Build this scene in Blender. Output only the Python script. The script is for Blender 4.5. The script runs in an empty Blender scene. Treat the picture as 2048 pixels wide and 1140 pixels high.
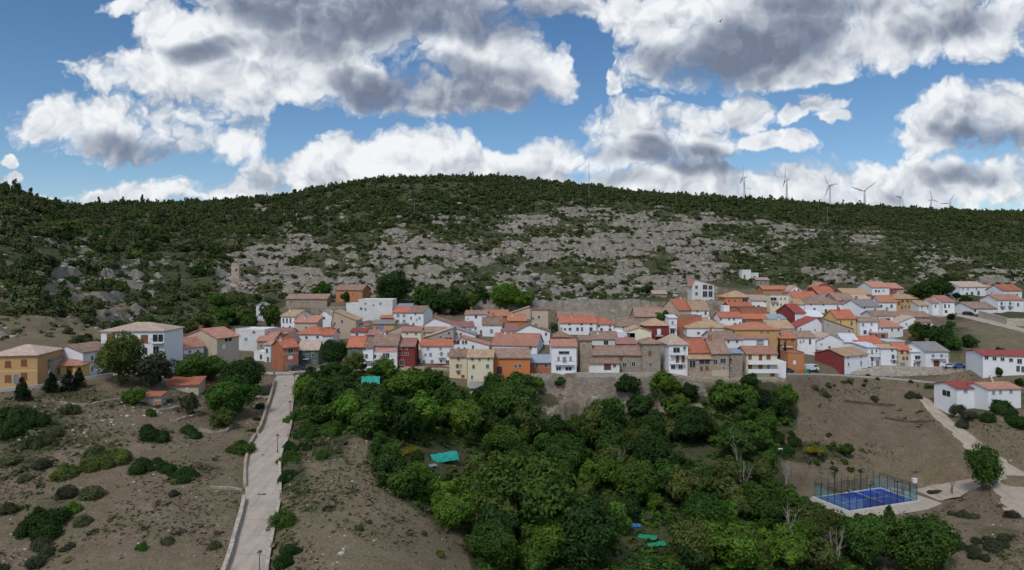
import bpy, math, random, zlib
import numpy as np
from mathutils import Vector, Matrix
R=math.radians
F=1400.0; CX=1024.0; HY=545.0; CZ=60.0     # focal length in photo pixels, image centre column, horizon row, eye height
rnd=random.Random(7)
sc=bpy.context.scene
col=sc.collection
# ------------------------------------------------------------------ noise
_rs=np.random.RandomState(11)
_G=_rs.rand(512,512)
def vnoise(x,y):
    xi=np.floor(x).astype(np.int64); yi=np.floor(y).astype(np.int64)
    fx=x-xi; fy=y-yi
    fx=fx*fx*(3-2*fx); fy=fy*fy*(3-2*fy)
    a=_G[xi&511,yi&511]; b=_G[(xi+1)&511,yi&511]; c=_G[xi&511,(yi+1)&511]; d=_G[(xi+1)&511,(yi+1)&511]
    return (a*(1-fx)+b*fx)*(1-fy)+(c*(1-fx)+d*fx)*fy
def fbm(x,y,o=5,g=.5,l=2.03):
    s=0;a=1;t=0
    for k in range(o):
        s=s+a*vnoise(x+17.3*k,y-9.1*k); t+=a; a*=g; x=x*l; y=y*l
    return s/t
def ridged(x,y,o=4):
    s=0;a=1;t=0
    for k in range(o):
        s=s+a*(1-np.abs(2*vnoise(x+7.3*k,y+3.1*k)-1)); t+=a; a*=.5; x=x*2.1; y=y*2.1
    return s/t
def smooth(a,b,x):
    t=np.clip((x-a)/(b-a),0,1); return t*t*(3-2*t)
# ------------------------------------------------------------------ land profile: per sight line, (distance, picture row) or (distance, None, height)
PROF={
-250:[(40,None,16),(60,None,20),(88,None,25),(120,None,33),(140,None,40),(160,700),(200,590),(250,500),(320,410),(400,370),(430,368),(520,395),(900,430),(2100,430),(8000,520)],
0:[(40,None,14),(60,None,18),(88,1140),(110,960),(128,830),(138,782),(148,750),(165,700),(200,620),(250,540),(320,455),(400,392),(430,386),(520,402),(900,430),(2100,430),(8000,520)],
250:[(40,None,14),(60,None,18),(88,1140),(110,965),(130,852),(145,792),(158,748),(185,702),(230,650),(300,570),(400,485),(550,425),(660,412),(760,430),(1200,440),(2100,435),(8000,525)],
500:[(40,None,15),(60,None,19.5),(88,1140),(100,1046),(120,939),(140,863),(160,805),(187,750),(205,735),(235,690),(275,640),(320,598),(370,560),(450,500),(560,440),(690,402),(780,420),(1200,440),(2100,435),(8000,525)],
750:[(40,None,12),(60,None,17),(88,1140),(110,985),(135,878),(160,805),(190,744),(200,730),(230,690),(265,652),(300,610),(340,580),(380,545),(450,482),(560,412),(690,364),(780,378),(1200,425),(2100,430),(8000,525)],
1000:[(40,None,9),(60,None,12),(88,None,15),(110,None,15),(130,None,16.5),(155,None,20),(175,None,25),(188,None,29),(200,744),(230,703),(265,660),(300,626),(340,595),(400,540),(500,460),(600,392),(690,360),(780,375),(1200,425),(2100,430),(8000,525)],
1250:[(40,None,6),(60,None,7),(90,None,8.5),(110,None,10),(130,None,12),(160,None,17),(186,None,22.2),(189,None,25),(192,None,31.2),(197,742),(230,700),(265,658),(310,612),(350,592),(400,562),(500,482),(620,410),(730,384),(820,400),(1200,425),(2100,418),(8000,525)],
1500:[(40,None,2),(60,None,3),(90,None,4.5),(120,None,7),(150,None,11.5),(175,None,18),(190,None,26.5),(197,744),(230,702),(265,660),(310,608),(360,578),(430,548),(520,495),(650,428),(780,401),(870,412),(1200,425),(2100,408),(2700,420),(8000,525)],
1750:[(40,None,0),(60,None,1),(90,None,2),(120,None,4),(145,None,6),(155,None,7),(172,None,7.2),(180,None,9.6),(192,None,14.5),(206,None,21),(219,None,27.3),(236,719),(265,668),(300,630),(340,597),(400,570),(500,527),(620,472),(760,425),(840,417),(930,425),(1300,435),(2100,414),(2700,425),(8000,525)],
2000:[(40,None,0),(60,None,2),(90,None,4),(120,None,6),(145,None,9),(158,None,11),(172,None,15.5),(190,None,23.5),(205,None,28.5),(225,None,33),(260,652),(300,622),(350,600),(420,572),(520,527),(640,477),(780,435),(860,427),(950,435),(1300,445),(2100,424),(2700,432),(8000,525)],
2250:[(40,None,1),(60,None,3),(90,None,6),(120,None,9),(145,None,12),(158,None,15),(172,None,19),(190,None,26),(205,None,30),(225,None,34),(260,650),(300,620),(350,598),(420,570),(520,527),(640,480),(780,440),(860,430),(950,438),(1300,445),(2100,430),(8000,525)]}
def pchip(x,y,xx):
    h=np.diff(x); d=np.diff(y)/h; n=len(x); m=np.zeros(n)
    for i in range(1,n-1):
        if d[i-1]*d[i]>0:
            w1=2*h[i]+h[i-1]; w2=h[i]+2*h[i-1]; m[i]=(w1+w2)/(w1/d[i-1]+w2/d[i])
    m[0]=d[0]; m[-1]=d[-1]
    i=np.clip(np.searchsorted(x,xx)-1,0,n-2); t=(xx-x[i])/h[i]
    return ((2*t**3-3*t**2+1)*y[i]+(t**3-2*t**2+t)*h[i]*m[i]+(-2*t**3+3*t**2)*y[i+1]+(t**3-t**2)*h[i]*m[i+1])
LG=np.linspace(math.log(40),math.log(8000),900)
PC=sorted(PROF); T=[]
for c in PC:
    xs=[];ys=[]
    for k in PROF[c]:
        xs.append(math.log(k[0])); ys.append(k[1] if len(k)==2 else HY+(CZ-k[2])/k[0]*F)
    T.append(pchip(np.array(xs),np.array(ys),LG))
T=np.array(T)                                         # columns x rows
def base_row(px,Y):
    l=(np.log(np.clip(Y,40.01,7999))-LG[0])/(LG[1]-LG[0]); j=np.clip(l.astype(int),0,len(LG)-2); fj=l-j
    c=np.clip((px-PC[0])/250.0,0,len(PC)-1.0001); i=c.astype(int); t=c-i
    def g(k):
        k=np.clip(k,0,len(PC)-1); return T[k,j]*(1-fj)+T[k,j+1]*fj
    a,b,cc,d=g(i-1),g(i),g(i+1),g(i+2)
    return b+.5*t*(cc-a+t*(2*a-5*b+4*cc-d+t*(3*(b-cc)+d-a)))
# patches of bare rock, as blobs (column, row, half widths, strength)
ROCK=[(620,540,150,60,1),(560,510,80,30,.8),(760,540,150,60,1),(900,540,160,80,1.1),(1050,520,160,70,1),(1180,470,140,45,1.35),(1300,480,150,50,1.4),(1330,540,120,60,.9),(1200,560,190,50,1),(1100,600,140,25,.8),(1250,625,170,25,1.3),(1400,480,60,40,.6),
(1545,445,40,14,.9),(1600,470,80,18,.8),(1700,485,60,15,.9),(1500,500,50,12,.6),(1760,500,80,25,.6),(1850,540,160,35,.65),(1980,560,120,30,.6),(1650,550,100,20,.8),(1760,470,60,14,.5),(1560,500,60,12,.6),(1900,600,120,14,.5),
(120,570,60,60,.8),(200,560,50,40,.95),(80,640,90,40,1),(30,560,60,60,.6),(90,450,70,30,.7),(300,540,60,25,.8),(330,560,70,30,.6),(150,500,100,40,.5),(420,540,50,20,.8),(600,420,110,25,.5),(540,410,60,15,.6),(480,570,50,35,1),
(1190,616,175,24,4.5),(1245,642,80,18,3.6),(1660,600,60,12,.0),(250,600,60,40,.9),(60,470,60,30,.9),(180,640,60,30,.9),(1155,790,85,45,3.2),(1285,790,65,35,2.8),(940,650,400,18,.3)]
def blob(px,py,L,p=2):
    m=np.zeros_like(px)
    for (cx,cy,rx,ry,a) in L:
        q=((px-cx)/rx)**2+((py-cy)/ry)**2
        m=np.maximum(m,a*np.exp(-q*.7))
    return m
def rockmask(px,py): return blob(px,py,ROCK)*(.22+1.25*smooth(.36,.64,fbm(px/60.+5,py/20.,4)))
# ------------------------------------------------------------------ strips: roads, paths and pads that the land is levelled to
STRIPS=[]
def zb(X,Y):
    px=CX+F*X/Y; py=base_row(px,Y); return CZ+(HY-py)/F*Y
def strata(X,Y,zz): return 5.2,zz/5.2+1.5*fbm(X/45.,Y/80.,3)+.22*fbm(X/6.,Y/6.,2)
def detail(X,Y,px,py):
    hill=smooth(215,330,Y)
    vill=smooth(190,200,Y)*(1-smooth(300,340,Y))*smooth(420,560,px)*0+1
    n=(fbm(X/22.,Y/22.,5)-.5)
    z=n*(1.0+4.5*smooth(300,480,Y)+2.5*smooth(150,210,Y)*(1-smooth(200,420,px)))
    z+=(fbm(X/5.+40,Y/5.,4)-.5)*(.5+1.1*hill)
    rk=np.clip(rockmask(px,py),0,1)
    # limestone ledges: the slope is stepped into uneven beds
    zz=CZ+(HY-py)/F*Y+z
    h,w=strata(X,Y,zz); fr=w-np.floor(w)
    st=(smooth(.40,.60,fr)+np.floor(w)-w)*h
    cl=smooth(.8,1.4,rockmask(px,py))
    cf=blob(px,py,[(930,560,70,45,1),(1000,590,50,25,.7),(870,590,40,20,.6)])
    z+=cf*(ridged(X/9.,Y/14.,4)-.5)*7
    z+=rk*(st*1.05+(ridged(X/7.,Y/7.,4)-.55)*2.4*smooth(190,320,Y)+(ridged(X/3.,Y/3.,3)-.55)*1.2)
    detail.fr=np.abs(fr-.5)
    return z*(1-.6*smooth(900,2000,Y))
def strip_eval(X,Y,z,drop=.14,only=None):
    for S in STRIPS:
        if only is not None and S is not only: continue
        pts=S['pts']; bl=S['blend']
        m=(X>min(p[0] for p in pts)-15)&(X<max(p[0] for p in pts)+15)&(Y>min(p[1] for p in pts)-15)&(Y<max(p[1] for p in pts)+15)
        if not m.any(): continue
        x=X[m]; y=Y[m]; best=np.full(x.shape,1e9); zt=np.zeros_like(x)
        for a,b in zip(pts[:-1],pts[1:]):
            dx,dy=b[0]-a[0],b[1]-a[1]; L=dx*dx+dy*dy+1e-9
            t=np.clip(((x-a[0])*dx+(y-a[1])*dy)/L,0,1)
            d=np.hypot(x-a[0]-t*dx,y-a[1]-t*dy)-(a[3]*(1-t)+b[3]*t)
            k=d<best; best=np.where(k,d,best); zt=np.where(k,a[2]*(1-t)+b[2]*t,zt)
        w=1-smooth(.3,bl,best)
        zz=z[m]; z[m]=zz*(1-w)+(zt-drop)*w
    return z
def gz(X,Y):
    X=np.asarray(X,float); Y=np.asarray(Y,float); sh=X.shape
    X=np.atleast_1d(X).ravel(); Y=np.atleast_1d(Y).ravel()
    px=CX+F*X/Y; cl=np.exp(-(((px-1200)/170)**4))*smooth(168,182,Y)*(1-smooth(189.5,192,Y))
    Yw=np.minimum(Y+cl*((fbm(X/7.,Y/20.,4)-.45)*9+(ridged(X/2.5,Y/9.,3)-.5)*2.0),np.maximum(Y,189.4)); py=base_row(px,Yw)
    z=CZ+(HY-py)/F*Yw+detail(X,Y,px,py)
    z=strip_eval(X,Y,z)
    return z.reshape(sh)
def g1(X,Y): return float(gz(np.array([X]),np.array([Y]))[0])
_YS=np.concatenate([np.arange(60,260,.5),np.arange(260,900,1.5)])
def hit(px,py,ymin=60):
    """distance at which the sight line through that column first meets the land at that row"""
    Y=_YS[_YS>=ymin]; X=(px-CX)/F*Y
    p=HY+(CZ-gz(X,Y))/Y*F
    k=np.argmax(p<=py)
    if not (p<=py).any(): k=len(Y)-1
    return float(Y[k])
def hitb(px,py,ymin=60):
    Y=_YS[_YS>=ymin]; p=base_row(np.full_like(Y,px),Y); k=np.argmax(p<=py); return float(Y[k])
def W(px,py,Y): return Vector(((px-CX)/F*Y,Y,CZ+(HY-py)/F*Y))
def strip(name,rows,blend=3.0,sm=True):
    """rows: (left column, right column, row[, distance])"""
    pts=[]
    for r in rows:
        Y=r[3] if len(r)>3 else hitb((r[0]+r[1])/2,r[2])
        c=W((r[0]+r[1])/2,r[2],Y); pts.append([c.x,c.y,c.z,(r[1]-r[0])/2/F*Y])
    # resample to smooth
    P=np.array(pts); n=len(P); out=[]
    for i in range(n-1):
        p0,p1,p2,p3=P[max(i-1,0)],P[i],P[i+1],P[min(i+2,n-1)]
        m=max(2,int(np.hypot(*(p2-p1)[:2])/1.5))
        for k in range(m):
            t=k/m; out.append(list(p1+.5*t*(p2-p0+t*(2*p0-5*p1+4*p2-p3+t*(3*(p1-p2)+p3-p0)))))
    out.append(list(P[-1]))
    S=dict(name=name,pts=out,blend=blend); STRIPS.append(S); return S
# ------------------------------------------------------------------ object helpers
def mesh(name,V,Fc,mats=None,mi=None,smoothf=False):
    me=bpy.data.meshes.new(name); V=np.asarray(V,dtype=np.float32); 
    if isinstance(Fc,np.ndarray):
        k=Fc.shape[1]; n=len(Fc)
        me.vertices.add(len(V)); me.vertices.foreach_set('co',V.ravel())
        me.loops.add(n*k); me.loops.foreach_set('vertex_index',Fc.astype(np.int32).ravel())
        me.polygons.add(n); me.polygons.foreach_set('loop_start',np.arange(0,n*k,k,dtype=np.int32))
        me.update(calc_edges=True)
    else:
        me.from_pydata([tuple(map(float,v)) for v in V],[],Fc); me.update()
    for m in (mats or []): me.materials.append(m)
    if mi is not None: me.polygons.foreach_set('material_index',np.asarray(mi,dtype=np.int32))
    if smoothf: me.polygons.foreach_set('use_smooth',np.ones(len(me.polygons),dtype=bool))
    return me
def link(name,me,parent=None,loc=(0,0,0),rz=0,sc_=None):
    o=bpy.data.objects.new(name,me); col.objects.link(o); o.location=loc; o.rotation_euler=(0,0,rz)
    if sc_ is not None: o.scale=sc_ if hasattr(sc_,'__len__') else (sc_,)*3
    if parent: o.parent=parent
    return o
def tag(o,label,cat,group=None):
    o['label']=label; o['category']=cat
    if group: o['group']=group
    return o
def root(name,label,cat,loc,rz=0,group=None):
    o=link(name,None,None,loc,rz); o.empty_display_size=.5; return tag(o,label,cat,group)
class MB:
    def __init__(s): s.v=[];s.f=[];s.m=[]
    def add(s,V,Fc,m=0):
        b=len(s.v); s.v+= [tuple(v) for v in V]; s.f+=[tuple(b+i for i in f) for f in Fc]; s.m+=[m]*len(Fc)
    def box(s,x0,x1,y0,y1,z0,z1,m=0):
        s.add([(x0,y0,z0),(x1,y0,z0),(x1,y1,z0),(x0,y1,z0),(x0,y0,z1),(x1,y0,z1),(x1,y1,z1),(x0,y1,z1)],
              [(0,3,2,1),(4,5,6,7),(0,1,5,4),(1,2,6,5),(2,3,7,6),(3,0,4,7)],m)
    def prism(s,prof,a0,a1,axis,m=0,caps=True):
        """prof: closed outline; axis 'x': (y,z) outline pushed along x; axis 'y': (x,z) outline pushed along y"""
        n=len(prof)
        f=(lambda a,p:(a,p[0],p[1])) if axis=='x' else (lambda a,p:(p[0],a,p[1])) if axis=='y' else (lambda a,p:(p[0],p[1],a))
        V=[f(a0,p) for p in prof]+[f(a1,p) for p in prof]
        Fc=[(i,(i+1)%n,n+(i+1)%n,n+i) for i in range(n)]
        if caps: Fc+=[tuple(range(n-1,-1,-1)),tuple(range(n,2*n))]
        s.add(V,Fc,m)
    def tube(s,pts,rad,n=6,m=0):
        pts=[Vector(p) for p in pts]; V=[];Fc=[]
        for i,p in enumerate(pts):
            d=(pts[min(i+1,len(pts)-1)]-pts[max(i-1,0)]).normalized()
            a=d.cross(Vector((0,0,1)) if abs(d.z)<.9 else Vector((1,0,0))).normalized(); b=d.cross(a)
            r=rad[i] if hasattr(rad,'__len__') else rad
            for k in range(n):
                t=2*math.pi*k/n; V.append(p+a*(r*math.cos(t))+b*(r*math.sin(t)))
        for i in range(len(pts)-1):
            for k in range(n): Fc.append((i*n+k,i*n+(k+1)%n,(i+1)*n+(k+1)%n,(i+1)*n+k))
        Fc+=[tuple(range(n-1,-1,-1)),tuple((len(pts)-1)*n+k for k in range(n))]
        s.add(V,Fc,m)
    def me(s,name,mats,sm=False): return mesh(name,s.v,s.f,mats,s.m,sm)
# ------------------------------------------------------------------ materials
def nt(name):
    m=bpy.data.materials.new(name); m.use_nodes=True; t=m.node_tree; t.nodes.clear()
    o=t.nodes.new('ShaderNodeOutputMaterial'); b=t.nodes.new('ShaderNodeBsdfPrincipled'); t.links.new(b.outputs[0],o.inputs[0])
    return m,t,b,o
def nd(t,ty,**kw):
    n=t.nodes.new(ty)
    for k,v in kw.items():
        if k.startswith('i_'): n.inputs[k[2:].replace('_',' ')].default_value=v
        else: setattr(n,k,v)
    return n
def ramp(t,fac,stops,interp='LINEAR'):
    r=t.nodes.new('ShaderNodeValToRGB'); r.color_ramp.interpolation=interp
    e=r.color_ramp.elements
    while len(e)<len(stops): e.new(.5)
    for i,(p,c) in enumerate(stops):
        e[i].position=p; e[i].color=(*c,1) if len(c)==3 else c
    t.links.new(fac,r.inputs[0]); return r.outputs[0]
def g3(v): return (v,v,v)
def mixc(t,f,a,b,mode='MIX'):
    n=t.nodes.new('ShaderNodeMix'); n.data_type='RGBA'; n.blend_type=mode
    for s,v in ((0,f),(6,a),(7,b)):
        if isinstance(v,bpy.types.NodeSocket): t.links.new(v,n.inputs[s])
        else: n.inputs[s].default_value=v if s==0 else ((*v,1) if len(v)==3 else v)
    return n.outputs[2]
def math_(t,op,a,b=None,c=None,clamp=False):
    n=t.nodes.new('ShaderNodeMath'); n.operation=op; n.use_clamp=clamp
    for i,v in enumerate((a,b,c)):
        if v is None: continue
        if isinstance(v,bpy.types.NodeSocket): t.links.new(v,n.inputs[i])
        else: n.inputs[i].default_value=v
    return n.outputs[0]
def noise(t,vec,scale,detail=4,rough=.55,out=0,dim='3D'):
    n=t.nodes.new('ShaderNodeTexNoise'); n.noise_dimensions=dim
    n.inputs['Scale'].default_value=scale; n.inputs['Detail'].default_value=detail; n.inputs['Roughness'].default_value=rough
    t.links.new(vec,n.inputs['Vector']); return n.outputs[out]
_M={}
def plain(name,c,rough=.85,var=.25,scale=.6,bump=.0,metal=0,fine=6.0,spec=.25):
    if name in _M: return _M[name]
    m,t,b,o=nt(name)
    tc=nd(t,'ShaderNodeTexCoord'); v=nd(t,'ShaderNodeNewGeometry').outputs['Position']
    n1=noise(t,v,scale,4); n2=noise(t,v,fine,3)
    f=math_(t,'ADD',math_(t,'MULTIPLY',n1,.65),math_(t,'MULTIPLY',n2,.35))
    lo=[max(0,x*(1-var)) for x in c]; hi=[min(.95,x*(1+var*.8)) for x in c]
    cc=ramp(t,f,[(.3,lo),(.7,hi)])
    t.links.new(cc,b.inputs['Base Color']); b.inputs['Roughness'].default_value=rough; b.inputs['Metallic'].default_value=metal
    b.inputs['Specular IOR Level'].default_value=spec
    if bump:
        bn=nd(t,'ShaderNodeBump'); bn.inputs['Strength'].default_value=bump; bn.inputs['Distance'].default_value=.08
        t.links.new(n2,bn.inputs['Height']); t.links.new(bn.outputs[0],b.inputs['Normal'])
    _M[name]=m; return m
def wallmat(name,c,stain=.2):
    if name in _M: return _M[name]
    m,t,b,o=nt(name); v=nd(t,'ShaderNodeNewGeometry').outputs['Position']
    oi=nd(t,'ShaderNodeObjectInfo')
    mp=nd(t,'ShaderNodeMapping'); mp.inputs['Scale'].default_value=(1,1,.6); t.links.new(v,mp.inputs[0])
    n1=noise(t,mp.outputs[0],.9,5,.6); n2=noise(t,v,.35,3)
    f=math_(t,'MULTIPLY',ramp(t,n1,[(.38,g3(0)),(.72,g3(1))]),stain)
    dirt=[x*.62+.06 for x in c]
    c1=mixc(t,f,c,[x*y for x,y in zip(dirt,(1,.93,.85))])
    c2=mixc(t,math_(t,'MULTIPLY',ramp(t,n2,[(.5,g3(0)),(.62,g3(1))]),stain*.5),c1,[min(.85,x*1.1+.02) for x in c])
    hs=nd(t,'ShaderNodeHueSaturation'); t.links.new(c2,hs.inputs['Color'])
    t.links.new(math_(t,'MULTIPLY_ADD',oi.outputs['Random'],.12,.92),hs.inputs['Value'])
    t.links.new(hs.outputs[0],b.inputs['Base Color']); b.inputs['Roughness'].default_value=.92; b.inputs['Specular IOR Level'].default_value=.1
    _M[name]=m; return m
def rubble(name,c,scale=1.6,dark=.45,bump=.6):
    """coursed rubble or mortar-bedded stone"""
    if name in _M: return _M[name]
    m,t,b,o=nt(name); v=nd(t,'ShaderNodeNewGeometry').outputs['Position']
    mp=nd(t,'ShaderNodeMapping'); mp.inputs['Scale'].default_value=(1,1,1.7); t.links.new(v,mp.inputs[0])
    vo=nd(t,'ShaderNodeTexVoronoi'); vo.inputs['Scale'].default_value=scale; t.links.new(mp.outputs[0],vo.inputs['Vector'])
    ve=nd(t,'ShaderNodeTexVoronoi'); ve.feature='DISTANCE_TO_EDGE'; ve.inputs['Scale'].default_value=scale; t.links.new(mp.outputs[0],ve.inputs['Vector'])
    sp=nd(t,'ShaderNodeSeparateColor'); t.links.new(vo.outputs['Color'],sp.inputs[0])
    c1=ramp(t,sp.outputs[0],[(0,[x*.72 for x in c]),(.5,c),(1,[min(.8,x*1.3) for x in c])])
    j=ramp(t,ve.outputs['Distance'],[(0,g3(1)),(.07,g3(0))])
    n=noise(t,v,.3,4)
    c2=mixc(t,math_(t,'MULTIPLY',j,dark),c1,[x*.5 for x in c])
    c3=mixc(t,ramp(t,n,[(.45,g3(0)),(.7,g3(.5))]),c2,[x*.72 for x in c])
    t.links.new(c3,b.inputs['Base Color']); b.inputs['Roughness'].default_value=.95; b.inputs['Specular IOR Level'].default_value=.1
    bn=nd(t,'ShaderNodeBump'); bn.inputs['Strength'].default_value=bump; bn.inputs['Distance'].default_value=.1
    t.links.new(ve.outputs['Distance'],bn.inputs['Height']); t.links.new(bn.outputs[0],b.inputs['Normal'])
    _M[name]=m; return m
def tiles(name,c,mott=.5,alt=(.33,.29,.24)):
    """curved clay tiles, weathered unevenly"""
    if name in _M: return _M[name]
    m,t,b,o=nt(name); tc=nd(t,'ShaderNodeTexCoord'); v=nd(t,'ShaderNodeNewGeometry').outputs['Position']
    ob=tc.outputs['Object']
    oi=nd(t,'ShaderNodeObjectInfo')
    vo=nd(t,'ShaderNodeTexVoronoi'); vo.inputs['Scale'].default_value=2.6; t.links.new(v,vo.inputs['Vector'])
    sp=nd(t,'ShaderNodeSeparateColor'); t.links.new(vo.outputs['Color'],sp.inputs[0])
    n1=noise(t,v,.45,5,.65); n2=noise(t,v,2.2,4,.7)
    c1=ramp(t,sp.outputs[0],[(0,[x*(1-.45*mott) for x in c]),(.45,c),(1,[min(.8,x*(1+.5*mott)) for x in c])])
    c2=mixc(t,math_(t,'MULTIPLY',ramp(t,n2,[(.45,g3(0)),(.65,g3(1))]),mott*.8),c1,alt)
    c3=mixc(t,math_(t,'MULTIPLY',ramp(t,n1,[(.4,g3(0)),(.7,g3(1))]),mott*.6),c2,[x*.5 for x in c])
    hs=nd(t,'ShaderNodeHueSaturation'); t.links.new(c3,hs.inputs['Color'])
    t.links.new(math_(t,'MULTIPLY_ADD',oi.outputs['Random'],.3,.82),hs.inputs['Value'])
    t.links.new(hs.outputs[0],b.inputs['Base Color']); b.inputs['Roughness'].default_value=.85; b.inputs['Specular IOR Level'].default_value=.2
    wv=nd(t,'ShaderNodeTexWave'); wv.inputs['Scale'].default_value=1.4; wv.inputs['Distortion'].default_value=.6; t.links.new(ob,wv.inputs['Vector'])
    bn=nd(t,'ShaderNodeBump'); bn.inputs['Strength'].default_value=.5; bn.inputs['Distance'].default_value=.08
    t.links.new(math_(t,'ADD',wv.outputs[1],n2),bn.inputs['Height']); t.links.new(bn.outputs[0],b.inputs['Normal'])
    _M[name]=m; return m
def leafmat(name,c,hue=.03,val=.5,trans=.25):
    if name in _M: return _M[name]
    m,t,b,o=nt(name); v=nd(t,'ShaderNodeNewGeometry').outputs['Position']; oi=nd(t,'ShaderNodeObjectInfo')
    n1=noise(t,v,.55,4,.6); n2=noise(t,v,3.5,2)
    vo=nd(t,'ShaderNodeTexVoronoi'); vo.inputs['Scale'].default_value=.23; t.links.new(v,vo.inputs['Vector'])
    sp=nd(t,'ShaderNodeSeparateColor'); t.links.new(vo.outputs['Color'],sp.inputs[0])
    f=math_(t,'ADD',math_(t,'MULTIPLY',n1,.6),math_(t,'MULTIPLY',n2,.4))
    c1=ramp(t,f,[(.35,[x*.55 for x in c]),(.52,c),(.68,[c[0]*1.9,c[1]*1.55,c[2]*1.3])])
    hs=nd(t,'ShaderNodeHueSaturation'); t.links.new(c1,hs.inputs['Color'])
    r=math_(t,'ADD',math_(t,'MULTIPLY',oi.outputs['Random'],.6),math_(t,'MULTIPLY',sp.outputs[0],.4))
    t.links.new(math_(t,'MULTIPLY_ADD',r,2*hue,.5-hue),hs.inputs['Hue'])
    r2=math_(t,'FRACT',math_(t,'MULTIPLY',oi.outputs['Random'],7.31))
    t.links.new(math_(t,'MULTIPLY_ADD',math_(t,'ADD',math_(t,'MULTIPLY',r2,.6),math_(t,'MULTIPLY',sp.outputs[1],.4)),val,1-val*.5),hs.inputs['Value'])
    t.links.new(hs.outputs[0],b.inputs['Base Color']); b.inputs['Roughness'].default_value=.75; b.inputs['Specular IOR Level'].default_value=.12
    tr=nd(t,'ShaderNodeBsdfTranslucent'); t.links.new(mixc(t,1,hs.outputs[0],(1.1,1.25,.6),'MULTIPLY'),tr.inputs[0])
    mx=nd(t,'ShaderNodeMixShader'); mx.inputs[0].default_value=trans
    t.links.new(b.outputs[0],mx.inputs[1]); t.links.new(tr.outputs[0],mx.inputs[2]); t.links.new(mx.outputs[0],o.inputs[0])
    _M[name]=m; return m
WALL={
'w':wallmat('white_plaster',(.76,.78,.81),.2),'w2':wallmat('worn_white_plaster',(.68,.69,.69),.45),'c':wallmat('cream_plaster',(.66,.56,.40),.2),
'pc':wallmat('pale_cream_plaster',(.74,.67,.50),.2),'o':wallmat('orange_plaster',(.55,.20,.08),.2),'oc':wallmat('ochre_plaster',(.52,.33,.16),.2),
'y':wallmat('yellow_plaster',(.66,.45,.18),.2),'pk':wallmat('pink_plaster',(.66,.34,.32),.2),'dr':wallmat('dark_red_plaster',(.21,.045,.045),.2),
'r':wallmat('red_plaster',(.38,.10,.08),.2),'gn':wallmat('green_plaster',(.11,.16,.13),.2),'g':wallmat('grey_render',(.40,.37,.33),.4),
'b':wallmat('beige_render',(.50,.42,.33),.35),'lb':wallmat('pale_blue_plaster',(.52,.60,.70),.2),'og':wallmat('terracotta_plaster',(.46,.21,.10),.3),
's':rubble('tan_rubble_stone',(.36,.30,.23),2.2),'s2':rubble('grey_rubble_stone',(.30,.26,.21),2.6),'s3':rubble('pale_limestone_wall',(.46,.41,.34),1.8),'bk':rubble('red_brick',(.42,.17,.10),5,.3,.3)}
ROOF={'or':tiles('orange_clay_tiles',(.46,.15,.09),.48,(.38,.22,.16)),'sa':tiles('salmon_clay_tiles',(.44,.21,.155),.48,(.40,.28,.22)),'br':tiles('old_brown_clay_tiles',(.29,.185,.14),.75),
'tn':tiles('tan_clay_tiles',(.43,.29,.19),.55,(.5,.4,.28)),'rd':tiles('red_clay_tiles',(.32,.075,.065),.45,(.36,.14,.12)),'gy':tiles('grey_fibre_roof',(.27,.27,.27),.4),
'mv':tiles('mauve_clay_tiles',(.33,.16,.14),.4),'pl':tiles('pale_tan_tiles',(.48,.37,.30),.45,(.36,.28,.22)),'bl':tiles('blue_grey_sheet_roof',(.27,.33,.42),.2,(.3,.33,.38)),
'to':tiles('terracotta_tiles',(.40,.17,.105),.4,(.4,.25,.17)),'wh':tiles('white_sheet_roof',(.6,.63,.68),.15,(.55,.56,.6))}
GLASS_AND_SHADE=plain('dark_glass_and_shade',(.03,.035,.045),.25,.3,spec=.5); SHUT=plain('brown_shutter',(.22,.09,.045),.6,.2); FRM=plain('pale_frame',(.6,.6,.6),.6,.1)  # dark pane colour: window glass, and painted shade inside unglazed openings
DOORG=plain('grey_metal_door',(.2,.21,.23),.5,.15); DOORB=plain('brown_wood_door',(.14,.05,.035),.6,.2); WHITE=plain('white_paint',(.74,.75,.77),.6,.08)
IRON=plain('dark_iron',(.05,.05,.055),.5,.2,metal=.3); CONC=plain('pale_concrete',(.46,.43,.40),.95,.15,bump=.2); WOODG=plain('grey_dead_wood',(.26,.23,.21),.9,.3)
BARK=plain('brown_bark',(.10,.075,.055),.95,.35,bump=.4)
BLUSH=plain('blue_grey_shutter',(.22,.27,.33),.6,.15)
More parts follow.
